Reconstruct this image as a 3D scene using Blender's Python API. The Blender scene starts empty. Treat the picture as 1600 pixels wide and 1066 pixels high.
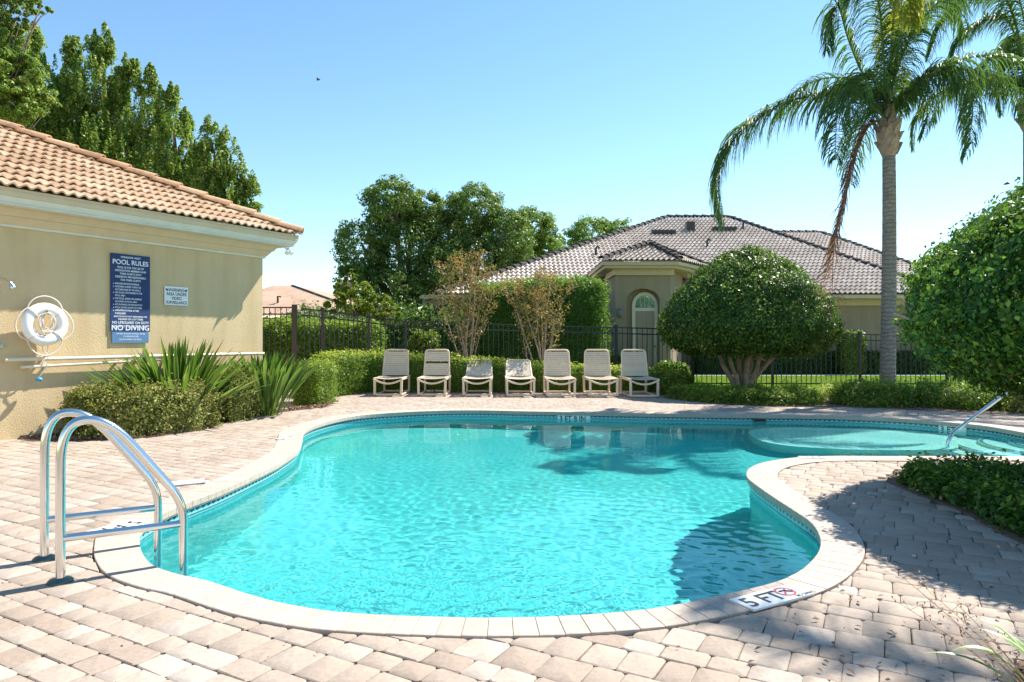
import bpy, bmesh, math, random
import numpy as np
from mathutils import Vector, Matrix
from mathutils.geometry import tessellate_polygon

random.seed(7)
RNG = np.random.default_rng(7)
SC = bpy.context.scene
COL = SC.collection
R = math.radians
PI = math.pi

# ------------------------------------------------------------------ camera, sky, sun, exposure
cam = bpy.data.cameras.new('camera')
cam.lens = 24.0; cam.sensor_width = 36.0; cam.clip_end = 2000; cam.clip_start = 0.05
cam_ob = bpy.data.objects.new('camera', cam); COL.objects.link(cam_ob)
cam_ob.location = (0, 0, 1.3); cam_ob.rotation_euler = (PI/2, 0, 0)
SC.camera = cam_ob

SUN_EL, SUN_AZ = 50.0, 54.0          # azimuth measured from +Y towards +X
world = bpy.data.worlds.new('World'); SC.world = world; world.use_nodes = True
wn = world.node_tree; bg = wn.nodes['Background']
sky = wn.nodes.new('ShaderNodeTexSky'); sky.sky_type = 'NISHITA'; sky.sun_disc = False
sky.sun_elevation = R(SUN_EL); sky.sun_rotation = R(SUN_AZ)
sky.air_density = 1.0; sky.dust_density = 0.0; sky.ozone_density = 1.6; sky.altitude = 0
hs = wn.nodes.new('ShaderNodeHueSaturation'); hs.inputs['Saturation'].default_value = 1.10; hs.inputs['Value'].default_value = 0.76; hs.inputs['Hue'].default_value = 0.491
wn.links.new(sky.outputs[0], hs.inputs['Color']); wn.links.new(hs.outputs[0], bg.inputs[0]); bg.inputs[1].default_value = 0.14

SUN_DIR = Vector((math.sin(R(SUN_AZ))*math.cos(R(SUN_EL)), math.cos(R(SUN_AZ))*math.cos(R(SUN_EL)), math.sin(R(SUN_EL))))
sl = bpy.data.lights.new('sun', 'SUN'); sl.energy = 5.0; sl.angle = R(0.5); sl.color = (1.0, 0.93, 0.83)
sl.cycles.is_caustics_light = True
so = bpy.data.objects.new('sun', sl); COL.objects.link(so)
so.rotation_euler = SUN_DIR.to_track_quat('Z', 'Y').to_euler()

SC.view_settings.view_transform = 'Standard'
SC.view_settings.look = 'None'
SC.view_settings.exposure = 1.12
SC.view_settings.gamma = 1.0
SC.view_settings.use_curve_mapping = False
SC.cycles.use_denoising = True
SC.cycles.max_bounces = 8
SC.cycles.transparent_max_bounces = 12
SC.cycles.sample_clamp_indirect = 6

F = 1600*24/36.0
def at(px, py, Y):
    """the point at depth Y seen at pixel px, py of the 1600x1066 photograph"""
    return Vector(((px-800)/F*Y, Y, 1.3-(py-533)/F*Y))
def gr(px, py, z=0.0):
    """the point at height z seen at that pixel"""
    Y = (1.3-z)*F/(py-533)
    return Vector(((px-800)/F*Y, Y, z))

# ------------------------------------------------------------------ materials
def new_mat(name):
    m = bpy.data.materials.new(name); m.use_nodes = True
    return m, m.node_tree, m.node_tree.nodes['Principled BSDF']
def ramp(t, stops):
    r = t.nodes.new('ShaderNodeValToRGB')
    e = r.color_ramp.elements
    e[0].position, e[0].color = stops[0][0], (*stops[0][1], 1)
    e[1].position, e[1].color = stops[-1][0], (*stops[-1][1], 1)
    for p, c in stops[1:-1]:
        x = e.new(p); x.color = (*c, 1)
    return r
def noise(t, scale, detail=4, rough=0.55, coord='Object'):
    tc = t.nodes.new('ShaderNodeTexCoord'); n = t.nodes.new('ShaderNodeTexNoise')
    n.inputs['Scale'].default_value = scale; n.inputs['Detail'].default_value = detail
    n.inputs['Roughness'].default_value = rough
    if coord == 'World':
        g = t.nodes.new('ShaderNodeNewGeometry'); t.links.new(g.outputs['Position'], n.inputs['Vector'])
    else:
        t.links.new(tc.outputs[coord], n.inputs['Vector'])
    return n
def mixc(t, a, b, fac, mode='MIX'):
    m = t.nodes.new('ShaderNodeMix'); m.data_type = 'RGBA'; m.blend_type = mode
    for i, v in ((0, fac), (6, a), (7, b)):
        if hasattr(v, 'is_output'): t.links.new(v, m.inputs[i])
        elif isinstance(v, tuple): m.inputs[i].default_value = (*v, 1)
        else: m.inputs[i].default_value = v
    return m.outputs[2]
def bump(t, p, h, strength, dist=0.01):
    b = t.nodes.new('ShaderNodeBump'); b.inputs['Strength'].default_value = strength
    b.inputs['Distance'].default_value = dist
    t.links.new(h, b.inputs['Height']); t.links.new(b.outputs[0], p.inputs['Normal'])
def simple(name, col, rough=0.6, metal=0.0, var=0.12, nscale=6, bstr=0.0, bscale=80):
    m, t, p = new_mat(name)
    n = noise(t, nscale, 5, coord='World')
    r = ramp(t, [(0.3, tuple(c*(1-var) for c in col)), (0.7, tuple(min(1, c*(1+var)) for c in col))])
    t.links.new(n.outputs[0], r.inputs[0]); t.links.new(r.outputs[0], p.inputs['Base Color'])
    p.inputs['Roughness'].default_value = rough; p.inputs['Metallic'].default_value = metal
    if bstr:
        n2 = noise(t, bscale, 3, coord='World'); bump(t, p, n2.outputs[0], bstr)
    return m
def piece_mat(name, stops, rough=0.85, fine=45, bstr=0.5, big=0.9, stain=(0.75, 0.72, 0.68)):
    """stone-like pieces: own tone per piece from the 'rnd' attribute, grain, soft stains"""
    m, t, p = new_mat(name)
    a = t.nodes.new('ShaderNodeAttribute'); a.attribute_name = 'rnd'
    r = ramp(t, stops); t.links.new(a.outputs['Fac'], r.inputs[0])
    n = noise(t, fine, 6, 0.65, coord='World')
    g = ramp(t, [(0.25, (0.80, 0.79, 0.78)), (0.75, (1.12, 1.12, 1.12))]); t.links.new(n.outputs[0], g.inputs[0])
    c = mixc(t, r.outputs[0], g.outputs[0], 1.0, 'MULTIPLY')
    n2 = noise(t, big, 5, 0.6, coord='World')
    g2 = ramp(t, [(0.35, stain), (0.6, (1, 1, 1))]); t.links.new(n2.outputs[0], g2.inputs[0])
    c = mixc(t, c, g2.outputs[0], 0.8, 'MULTIPLY')
    t.links.new(c, p.inputs['Base Color']); p.inputs['Roughness'].default_value = rough
    bump(t, p, n.outputs[0], bstr, 0.004)
    return m
def leaf_mat(name, stops, trans=0.3, rough=0.42, tcol=(0.25, 0.42, 0.04)):
    m, t, p = new_mat(name)
    a = t.nodes.new('ShaderNodeAttribute'); a.attribute_name = 'rnd'
    r = ramp(t, stops); t.links.new(a.outputs['Fac'], r.inputs[0])
    t.links.new(r.outputs[0], p.inputs['Base Color'])
    p.inputs['Roughness'].default_value = max(rough, 0.42); p.inputs['Specular IOR Level'].default_value = 0.32
    tr = t.nodes.new('ShaderNodeBsdfTranslucent')
    c = mixc(t, r.outputs[0], tcol, 0.45)
    t.links.new(c, tr.inputs[0])
    mx = t.nodes.new('ShaderNodeMixShader'); mx.inputs[0].default_value = trans
    t.links.new(p.outputs[0], mx.inputs[1]); t.links.new(tr.outputs[0], mx.inputs[2])
    t.links.new(mx.outputs[0], t.nodes['Material Output'].inputs[0])
    return m

M = {}
M['paver'] = piece_mat('tumbled_paver', [(0, (0.321, 0.251, 0.200)), (0.2, (0.359, 0.291, 0.235)), (0.8, (0.386, 0.321, 0.264)), (1, (0.437, 0.377, 0.321))], fine=38, bstr=0.6, stain=(0.86, 0.83, 0.79))
M['sand'] = simple('joint_sand', (0.19, 0.15, 0.12), 0.95, bstr=0.6)
M['coping'] = piece_mat('coping_brick', [(0, (0.440, 0.370, 0.312)), (1, (0.468, 0.398, 0.340))], fine=30, bstr=0.25, stain=(0.92, 0.90, 0.87))
M['mulch'] = piece_mat('bark_mulch', [(0, (0.13, 0.07, 0.045)), (0.5, (0.27, 0.165, 0.11)), (1, (0.45, 0.32, 0.24))], fine=70)
M['soil'] = simple('soil', (0.16, 0.10, 0.07), 0.95, var=0.4, nscale=20, bstr=0.8)
def stucco(name, col):
    m, t, p = new_mat(name)
    n = noise(t, 1.4, 6, 0.6, 'World')
    r = ramp(t, [(0.3, tuple(c*0.93 for c in col)), (0.7, tuple(c*1.05 for c in col))])
    t.links.new(n.outputs[0], r.inputs[0])
    g = t.nodes.new('ShaderNodeNewGeometry'); mp = t.nodes.new('ShaderNodeMapping'); mp.inputs['Scale'].default_value = (3.5, 3.5, 0.35)
    t.links.new(g.outputs['Position'], mp.inputs[0]); ns = t.nodes.new('ShaderNodeTexNoise'); ns.inputs['Scale'].default_value = 1.3; ns.inputs['Detail'].default_value = 6
    t.links.new(mp.outputs[0], ns.inputs['Vector']); rs = ramp(t, [(0.35, (0.90, 0.87, 0.82)), (0.55, (1, 1, 1)), (0.75, (1.04, 1.04, 1.04))]); t.links.new(ns.outputs[0], rs.inputs[0])
    t.links.new(mixc(t, r.outputs[0], rs.outputs[0], 0.8, 'MULTIPLY'), p.inputs['Base Color'])
    n2 = noise(t, 55, 5, 0.65, 'World'); bump(t, p, n2.outputs[0], 0.42, 0.02)
    p.inputs['Roughness'].default_value = 0.9
    return m
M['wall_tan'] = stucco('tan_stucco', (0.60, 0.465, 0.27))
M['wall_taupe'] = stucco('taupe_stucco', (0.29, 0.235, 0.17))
M['trim_cream'] = simple('cream_trim', (0.62, 0.50, 0.33), 0.7, var=0.05, bstr=0.25)
M['trim_house'] = simple('house_trim', (0.47, 0.39, 0.28), 0.6, var=0.05)
M['fascia'] = simple('pale_fascia', (0.66, 0.66, 0.56), 0.5, var=0.05)
M['terracotta'] = piece_mat('peach_roof_tile', [(0, (0.561, 0.384, 0.249)), (0.5, (0.647, 0.465, 0.313)), (1, (0.708, 0.539, 0.377))], fine=30, bstr=0.4, big=1.6, stain=(0.78, 0.74, 0.70))
M['ridge'] = piece_mat('ridge_cap', [(0, (0.504, 0.300, 0.174)), (1, (0.660, 0.450, 0.282))], fine=20, big=2.5, stain=(0.62, 0.55, 0.5))
M['house_tile'] = piece_mat('greyish_roof_tile', [(0, (0.540, 0.462, 0.406)), (1, (0.713, 0.627, 0.557))], fine=12, bstr=0.3, big=0.5)
M['house_cap'] = simple('dark_ridge', (0.022, 0.020, 0.022), 0.9, var=0.3, nscale=3)
M['far_tile'] = piece_mat('far_roof_tile', [(0, (0.448, 0.288, 0.192)), (1, (0.544, 0.360, 0.256))], fine=8)
M['steel'] = simple('stainless_steel', (0.72, 0.72, 0.71), 0.16, 1.0, 0.03)
M['brass'] = simple('brass_fitting', (0.10, 0.16, 0.15), 0.4, 0.7)
M['white'] = simple('white_plastic', (0.78, 0.78, 0.76), 0.4, var=0.03)
M['rope'] = simple('white_rope', (0.68, 0.62, 0.55), 0.9, var=0.1)
M['pipe'] = simple('cream_pipe', (0.70, 0.62, 0.47), 0.45, var=0.05)
M['blue_float'] = simple('blue_float', (0.05, 0.30, 0.55), 0.4)
M['sign_blue'] = simple('blue_sign', (0.006, 0.032, 0.13), 0.6, var=0.15, nscale=3)
M['sign_pale'] = simple('pale_blue_plate', (0.09, 0.20, 0.38), 0.6, var=0.1)
M['sign_white'] = simple('white_sign', (0.75, 0.78, 0.80), 0.4, var=0.03)
M['ink_white'] = simple('white_print', (0.75, 0.80, 0.85), 0.5, var=0.02)
M['ink_black'] = simple('black_print', (0.02, 0.025, 0.035), 0.5, var=0.02)
M['ink_red'] = simple('red_print', (0.62, 0.09, 0.11), 0.5, var=0.02)
M['marker'] = simple('white_marker_tile', (0.76, 0.76, 0.74), 0.4, var=0.05)
M['fence'] = simple('black_aluminium', (0.010, 0.014, 0.024), 0.32, 0.0, 0.1)
M['chair_frame'] = simple('almond_resin', (0.72, 0.59, 0.44), 0.4, var=0.06)
M['strap'] = simple('almond_strap', (0.63, 0.53, 0.41), 0.5, var=0.05)
M['glass'], _t, _p = new_mat('dark_glass')
_p.inputs['Base Color'].default_value = (0.02, 0.03, 0.035, 1); _p.inputs['Roughness'].default_value = 0.04
M['fan_glass'], _t, _p = new_mat('reflective_glass')
_p.inputs['Base Color'].default_value = (0.35, 0.50, 0.52, 1); _p.inputs['Roughness'].default_value = 0.03; _p.inputs['Metallic'].default_value = 0.75
M['door'] = simple('taupe_door', (0.30, 0.24, 0.19), 0.5, var=0.04)
M['frame_white'] = simple('cream_frame', (0.60, 0.55, 0.45), 0.5, var=0.03)
M['dark_metal'] = simple('dark_metal', (0.03, 0.028, 0.03), 0.5)
M['lantern'] = simple('grey_lantern', (0.16, 0.16, 0.16), 0.3)
M['bark'] = simple('grey_bark', (0.20, 0.155, 0.12), 0.9, var=0.35, nscale=14, bstr=0.9, bscale=40)
M['pale_bark'] = simple('pale_bark', (0.36, 0.27, 0.20), 0.85, var=0.3, nscale=9, bstr=0.6, bscale=40)
M['grass_blade'] = leaf_mat('lawn_blades', [(0, (0.150, 0.255, 0.030)), (1, (0.360, 0.480, 0.075))], 0.35)
M['leaf_dark'] = leaf_mat('topiary_leaf', [(0, (0.014, 0.050, 0.012)), (0.45, (0.035, 0.105, 0.02)), (0.8, (0.12, 0.23, 0.035)), (1, (0.40, 0.40, 0.08))], 0.34, 0.42)
M['leaf_big'] = leaf_mat('glossy_leaf', [(0, (0.015, 0.062, 0.013)), (0.35, (0.035, 0.119, 0.018)), (0.7, (0.125, 0.300, 0.031)), (0.93, (0.425, 0.550, 0.075)), (1, (0.450, 0.275, 0.138))], 0.34, 0.42)
M['leaf_oak'] = leaf_mat('oak_leaf', [(0, (0.032, 0.080, 0.026)), (0.5, (0.094, 0.172, 0.037)), (0.85, (0.216, 0.302, 0.072)), (1, (0.375, 0.432, 0.130))], 0.42)
M['leaf_oak_bright'] = leaf_mat('bright_tree_leaf', [(0, (0.077, 0.155, 0.023)), (0.6, (0.155, 0.265, 0.034)), (1, (0.279, 0.373, 0.062))], 0.42)
M['leaf_left'] = leaf_mat('laurel_leaf', [(0, (0.045, 0.106, 0.032)), (0.4, (0.148, 0.264, 0.046)), (0.8, (0.421, 0.474, 0.101)), (1, (0.799, 0.702, 0.247))], 0.50, 0.42)
M['leaf_pod'] = leaf_mat('conifer_hedge_leaf', [(0, (0.050, 0.130, 0.017)), (1, (0.173, 0.317, 0.036))], 0.45)
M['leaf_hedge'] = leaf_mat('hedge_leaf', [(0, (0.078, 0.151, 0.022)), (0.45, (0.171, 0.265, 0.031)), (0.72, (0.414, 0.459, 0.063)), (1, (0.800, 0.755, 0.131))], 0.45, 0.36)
M['leaf_dry'] = leaf_mat('brownish_hedge_leaf', [(0, (0.101, 0.140, 0.030)), (0.4, (0.278, 0.306, 0.067)), (0.7, (0.557, 0.473, 0.190)), (1, (0.800, 0.779, 0.290))], 0.38, 0.5, (0.3, 0.3, 0.06))
M['leaf_cover'] = leaf_mat('jasmine_leaf', [(0, (0.022, 0.075, 0.013)), (0.35, (0.075, 0.175, 0.025)), (0.7, (0.275, 0.425, 0.056)), (1, (0.725, 0.750, 0.150))], 0.4)
M['leaf_myrtle'] = leaf_mat('myrtle_leaf', [(0, (0.103, 0.127, 0.025)), (0.45, (0.230, 0.207, 0.057)), (0.75, (0.414, 0.230, 0.098)), (1, (0.437, 0.149, 0.092))], 0.42, 0.5, (0.4, 0.3, 0.06))
M['leaf_yellow'] = leaf_mat('yellow_green_leaf', [(0, (0.09, 0.14, 0.015)), (0.7, (0.22, 0.27, 0.025)), (1, (0.42, 0.40, 0.05))], 0.4)
M['leaf_blade'] = leaf_mat('strap_leaf', [(0, (0.028, 0.085, 0.014)), (0.6, (0.075, 0.165, 0.025)), (0.92, (0.17, 0.26, 0.06)), (1, (0.42, 0.30, 0.12))], 0.38, 0.42)
M['frond'] = leaf_mat('palm_frond', [(0, (0.018, 0.065, 0.035)), (0.7, (0.045, 0.125, 0.055)), (1, (0.13, 0.22, 0.06))], 0.34, 0.5)
M['frond_yellow'] = leaf_mat('yellowing_frond', [(0, (0.12, 0.18, 0.02)), (1, (0.33, 0.35, 0.04))], 0.5, 0.4, (0.5, 0.5, 0.04))
M['frond_dead'] = leaf_mat('dead_frond', [(0, (0.10, 0.055, 0.05)), (1, (0.30, 0.17, 0.11))], 0.3, 0.8, (0.35, 0.2, 0.1))
M['twig'] = simple('dry_twig', (0.36, 0.22, 0.12), 0.8)

def palm_trunk_mat():
    m, t, p = new_mat('palm_trunk_bark')
    g = t.nodes.new('ShaderNodeNewGeometry'); w = t.nodes.new('ShaderNodeTexWave')
    w.bands_direction = 'Z'; w.inputs['Scale'].default_value = 3.6; w.inputs['Distortion'].default_value = 5.0
    w.inputs['Detail'].default_value = 3; w.inputs['Detail Scale'].default_value = 2
    t.links.new(g.outputs['Position'], w.inputs['Vector'])
    r = ramp(t, [(0, (0.19, 0.17, 0.15)), (0.35, (0.24, 0.22, 0.19)), (1, (0.29, 0.265, 0.23))]); t.links.new(w.outputs[0], r.inputs[0])
    n = noise(t, 7, 6, 0.7, 'World')
    g2 = ramp(t, [(0.3, (0.7, 0.7, 0.72)), (0.7, (1.15, 1.12, 1.08))]); t.links.new(n.outputs[0], g2.inputs[0])
    t.links.new(mixc(t, r.outputs[0], g2.outputs[0], 1.0, 'MULTIPLY'), p.inputs['Base Color'])
    p.inputs['Roughness'].default_value = 0.9
    bump(t, p, w.outputs[0], 0.6, 0.02)
    return m
M['palm_trunk'] = palm_trunk_mat()
def lawn_mat():
    m, t, p = new_mat('lawn')
    n = noise(t, 0.8, 8, 0.7, 'World')
    r = ramp(t, [(0.3, (0.17, 0.25, 0.02)), (0.7, (0.27, 0.35, 0.04))]); t.links.new(n.outputs[0], r.inputs[0])
    t.links.new(r.outputs[0], p.inputs['Base Color']); p.inputs['Roughness'].default_value = 0.9
    n2 = noise(t, 60, 4, 0.7, 'World'); bump(t, p, n2.outputs[0], 1.0, 0.05)
    return m
M['lawn'] = lawn_mat()
def plaster_mat():
    m, t, p = new_mat('pool_plaster')
    n = noise(t, 1.1, 6, 0.6, 'World')
    r = ramp(t, [(0.3, (0.135, 0.545, 0.56)), (0.7, (0.17, 0.61, 0.615))]); t.links.new(n.outputs[0], r.inputs[0])
    t.links.new(r.outputs[0], p.inputs['Base Color']); p.inputs['Roughness'].default_value = 0.8
    return m
M['plaster'] = plaster_mat()
M['plaster_white_sunlit'] = simple('white_step_and_sunlit_plaster', (0.66, 0.80, 0.78), 0.8, var=0.03)  # white for the steps; on the shelf it paints in sunlit shallow water
def tile_band_mat():
    m, t, p = new_mat('waterline_tile')
    uv = t.nodes.new('ShaderNodeUVMap'); uv.uv_map = 'UVMap'
    s = t.nodes.new('ShaderNodeSeparateXYZ'); t.links.new(uv.outputs[0], s.inputs[0])
    def mth(op, a, b=None, c=None):
        n = t.nodes.new('ShaderNodeMath'); n.operation = op
        for i, v in enumerate((a, b, c)):
            if v is None: continue
            if hasattr(v, 'is_output'): t.links.new(v, n.inputs[i])
            else: n.inputs[i].default_value = v
        return n.outputs[0]
    tri = mth('PINGPONG', s.outputs[0], 0.5)                  # 0..0.5 once per tile
    edge = mth('MULTIPLY_ADD', tri, 0.9, 0.30)                # zigzag line 0.3..0.75 of the tile height
    above = mth('GREATER_THAN', s.outputs[1], edge)
    low = mth('LESS_THAN', s.outputs[1], 0.12)
    c = mixc(t, (0.20, 0.48, 0.50), (0.015, 0.07, 0.13), above)
    c = mixc(t, c, (0.03, 0.13, 0.20), low)
    t.links.new(c, p.inputs['Base Color']); p.inputs['Roughness'].default_value = 0.15
    return m
M['tile_band'] = tile_band_mat()
def water_mat():
    m = bpy.data.materials.new('pool_water'); m.use_nodes = True; t = m.node_tree; t.nodes.clear()
    o = t.nodes.new('ShaderNodeOutputMaterial'); g = t.nodes.new('ShaderNodeBsdfGlass')
    g.inputs['Roughness'].default_value = 0.0; g.inputs['IOR'].default_value = 1.33
    g.inputs['Color'].default_value = (0.66, 0.97, 0.965, 1)
    t.links.new(g.outputs[0], o.inputs[0])
    return m
M['water'] = water_mat()

# ------------------------------------------------------------------ object helpers
def world_off(p):
    v = Vector((0, 0, 0))
    while p is not None:
        v += p.location; p = p.parent
    return v
def thing(name, label, cat, loc=(0, 0, 0), group=None):
    o = bpy.data.objects.new(name, None); COL.objects.link(o); o.location = loc
    o.empty_display_size = 0.2
    o['label'] = label; o['category'] = cat
    if group: o['group'] = group
    return o
def tag(o, label, cat, group=None):
    o['label'] = label; o['category'] = cat
    if group: o['group'] = group
    return o
def link_mesh(name, me, parent=None, kind=None):
    o = bpy.data.objects.new(name, me); COL.objects.link(o)
    if parent is not None: o.parent = parent
    if kind: o['kind'] = kind
    return o
class MB:
    def __init__(s): s.v = []; s.f = []; s.r = []; s.uv = []
    def add(s, vs, fs, rnd=None):
        b = len(s.v); s.v += [tuple(v) for v in vs]; s.f += [tuple(i+b for i in f) for f in fs]
        r = random.random() if rnd is None else rnd
        s.r += [r]*len(fs); return s
    def box(s, c, d, rot=None, rnd=None):
        c = Vector(c); hx, hy, hz = d[0]/2, d[1]/2, d[2]/2
        vs = [Vector((x, y, z)) for z in (-hz, hz) for x, y in ((-hx, -hy), (hx, -hy), (hx, hy), (-hx, hy))]
        if rot is not None: vs = [rot @ v for v in vs]
        return s.add([c+v for v in vs], [(3, 2, 1, 0), (4, 5, 6, 7), (0, 1, 5, 4), (1, 2, 6, 5), (2, 3, 7, 6), (3, 0, 4, 7)], rnd)
    def bar(s, p, q, w, h, up=(0, 0, 1), rnd=None):
        p, q = Vector(p), Vector(q); d = (q-p).normalized(); up = Vector(up)
        sd = d.cross(up).normalized(); u = sd.cross(d).normalized()
        vs = [e+sd*a*w/2+u*b*h/2 for e in (p, q) for a, b in ((-1, -1), (1, -1), (1, 1), (-1, 1))]
        return s.add(vs, [(0, 1, 2, 3), (7, 6, 5, 4), (0, 4, 5, 1), (1, 5, 6, 2), (2, 6, 7, 3), (3, 7, 4, 0)], rnd)
    def tube(s, pts, rad, n=8, rnd=None, cap=True):
        pts = [Vector(p) for p in pts]
        rs = rad if isinstance(rad, (list, tuple)) else [rad]*len(pts)
        vs = []; fs = []; prev = None
        for i, p in enumerate(pts):
            d = (pts[min(i+1, len(pts)-1)]-pts[max(i-1, 0)])
            if d.length < 1e-9: d = Vector((0, 0, 1))
            d.normalize()
            if prev is None:
                a = d.cross(Vector((0, 0, 1)) if abs(d.z) < 0.9 else Vector((1, 0, 0))).normalized()
            else:
                a = (prev-d*prev.dot(d)); a = a.normalized() if a.length > 1e-6 else d.orthogonal().normalized()
            prev = a; b = d.cross(a)
            vs += [p+(a*math.cos(2*PI*k/n)+b*math.sin(2*PI*k/n))*rs[i] for k in range(n)]
        for i in range(len(pts)-1):
            for k in range(n):
                fs.append((i*n+k, i*n+(k+1) % n, (i+1)*n+(k+1) % n, (i+1)*n+k))
        if cap:
            fs.append(tuple(range(n-1, -1, -1))); m = (len(pts)-1)*n; fs.append(tuple(m+k for k in range(n)))
        return s.add(vs, fs, rnd)
    def lathe(s, c, prof, n=20, rnd=None):
        c = Vector(c); vs = []; fs = []
        for r, z in prof:
            vs += [c+Vector((r*math.cos(2*PI*k/n), r*math.sin(2*PI*k/n), z)) for k in range(n)]
        for i in range(len(prof)-1):
            for k in range(n):
                fs.append((i*n+k, i*n+(k+1) % n, (i+1)*n+(k+1) % n, (i+1)*n+k))
        return s.add(vs, fs, rnd)
    def prism(s, poly, z0, z1, rnd=None):
        n = len(poly); vs = [(p[0], p[1], z0) for p in poly]+[(p[0], p[1], z1) for p in poly]
        tr = tessellate_polygon([[Vector((p[0], p[1], 0)) for p in poly]])
        fs = []
        for a, b, c in tr:
            pa, pb, pc = [Vector((poly[i][0], poly[i][1])) for i in (a, b, c)]
            if (pb-pa).cross(pc-pa) < 0: a, b = b, a
            fs.append((c, b, a)); fs.append((a+n, b+n, c+n))
        area = sum(poly[i][0]*poly[(i+1) % n][1]-poly[(i+1) % n][0]*poly[i][1] for i in range(n))
        for i in range(n):
            j = (i+1) % n
            fs.append((i, j, j+n, i+n) if area > 0 else (j, i, i+n, j+n))
        return s.add(vs, fs, rnd)
    def mesh(s, name, mat, off=Vector((0, 0, 0)), smooth=False, angle=35):
        me = bpy.data.meshes.new(name)
        me.from_pydata([(v[0]-off.x, v[1]-off.y, v[2]-off.z) for v in s.v], [], s.f)
        at_ = me.attributes.new('rnd', 'FLOAT', 'FACE'); at_.data.foreach_set('value', s.r)
        me.materials.append(mat)
        if smooth:
            me.polygons.foreach_set('use_smooth', [True]*len(me.polygons))
            if angle < 180: me.set_sharp_from_angle(angle=R(angle))
        return me
    def build(s, name, mat, parent=None, smooth=False, kind=None, angle=35):
        return link_mesh(name, s.mesh(name, mat, world_off(parent), smooth, angle), parent, kind)

def leaves_mesh(name, P, N, size, mat, off=(0, 0, 0), aspect=0.5, jitter=0.6, rng=RNG, rnd=None, sizevar=0.4, droop=0.0):
    """one folded four-cornered leaf at each point"""
    n = len(P); off = np.array(off)
    N = N+rng.normal(0, jitter, (n, 3)); N /= np.linalg.norm(N, axis=1, keepdims=True)+1e-9
    T = rng.normal(0, 1, (n, 3)); T[:, 2] -= droop
    T -= N*np.sum(T*N, 1, keepdims=True); T /= np.linalg.norm(T, axis=1, keepdims=True)+1e-9
    B = np.cross(N, T)
    L = (size*(1+rng.uniform(-sizevar, sizevar, (n, 1))))
    V = np.empty((n, 4, 3))
    V[:, 0] = P-T*L*0.5; V[:, 1] = P+B*L*aspect*0.5+N*L*0.10
    V[:, 2] = P+T*L*0.5-N*L*0.05; V[:, 3] = P-B*L*aspect*0.5+N*L*0.10
    V = V.reshape(-1, 3)-off
    me = bpy.data.meshes.new(name)
    me.vertices.add(n*4); me.vertices.foreach_set('co', V.astype(np.float32).ravel())
    me.loops.add(n*4); me.loops.foreach_set('vertex_index', np.arange(n*4, dtype=np.int32))
    me.polygons.add(n); me.polygons.foreach_set('loop_start', np.arange(0, n*4, 4, dtype=np.int32))
    me.update(calc_edges=True)
    a = me.attributes.new('rnd', 'FLOAT', 'FACE')
    r = rng.uniform(0, 1, n) if rnd is None else np.clip(rnd, 0, 1)
    a.data.foreach_set('value', r.astype(np.float32))
    me.materials.append(mat)
    return me
def lumps(P, scale, seed):
    """cheap smooth 3-D noise in -1..1"""
    r = np.random.default_rng(seed); out = np.zeros(len(P))
    for i in range(7):
        k = r.normal(0, 1, 3); k *= (2*PI/scale)*r.uniform(0.6, 1.6)/np.linalg.norm(k)
        out += np.sin(P@k+r.uniform(0, 6.28))
    return out/7*1.8

def catmull(pts, seg=12, closed=True):
    P = [Vector(p) for p in pts]; n = len(P); out = []
    rng_ = range(n if closed else n-1)
    for i in rng_:
        p0, p1, p2, p3 = (P[(i-1) % n], P[i], P[(i+1) % n], P[(i+2) % n]) if closed else (P[max(i-1, 0)], P[i], P[i+1], P[min(i+2, n-1)])
        for k in range(seg):
            t = k/seg
            out.append(0.5*((2*p1)+(-p0+p2)*t+(2*p0-5*p1+4*p2-p3)*t*t+(-p0+3*p1-3*p2+p3)*t**3))
    if not closed: out.append(P[-1])
    return out
def resample(P, step):
    n = len(P); Q = P+[P[0]]; d = [0]
    for i in range(n): d.append(d[-1]+(Q[i+1]-Q[i]).length)
    L = d[-1]; m = max(3, round(L/step)); out = []; j = 0
    for k in range(m):
        s = L*k/m
        while d[j+1] < s: j += 1
        t = (s-d[j])/(d[j+1]-d[j]); out.append(Q[j].lerp(Q[j+1], t))
    return out, L

# ------------------------------------------------------------------ pool outline (inner edge of the coping, on the deck plane)
PX = [(217,850),(220,827),(247,808),(289,789),(351,765),(420,733),(446,718),(466,703),(472,688),(477,673),(509,660.6),(556,651),(619,645.6),
      (681,642.8),(744,642),(820,643.5),(940,645.5),(1060,647.5),(1180,649),(1300,650.5),(1410,655),(1489,661.4),(1541,666.7),(1600,677)]
poly = [gr(x, y) for x, y in PX]
poly += [Vector((7.2, 8.9, 0)), Vector((6.9, 8.25, 0)), Vector((6.4, 7.85, 0))]
poly += [gr(x, y) for x, y in [(1600,714),(1500,714),(1384,714),(1300,713.8),(1240,716.6),(1195,723.5),(1173,732),(1167,741),(1172.5,752),(1210,779),
      (1240,798.5),(1268,818),(1282,840),(1282,860),(1270,878),(1246,897.5),(1205,914.5),(1119,935),(1050,949),(987,958),(875,966),(762,968.5),
      (650,966),(575,962.6),(500,956),(420,940.5),(367,924.5),(319,908.6),(274,899),(236,884.7),(221,866)]]
OUT, PER = resample(catmull([Vector((p.x, p.y, 0)) for p in poly], 14), 0.05)
NO = len(OUT)
def normals(P):
    n = len(P); out = []
    for i in range(n):
        d = (P[(i+1) % n]-P[i-1]); d.z = 0; d.normalize(); out.append(Vector((-d.y, d.x, 0)))
    return out
area = sum(OUT[i].x*OUT[(i+1) % NO].y-OUT[(i+1) % NO].x*OUT[i].y for i in range(NO))
NRM = normals(OUT)
if area > 0: NRM = [-n for n in NRM]
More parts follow.
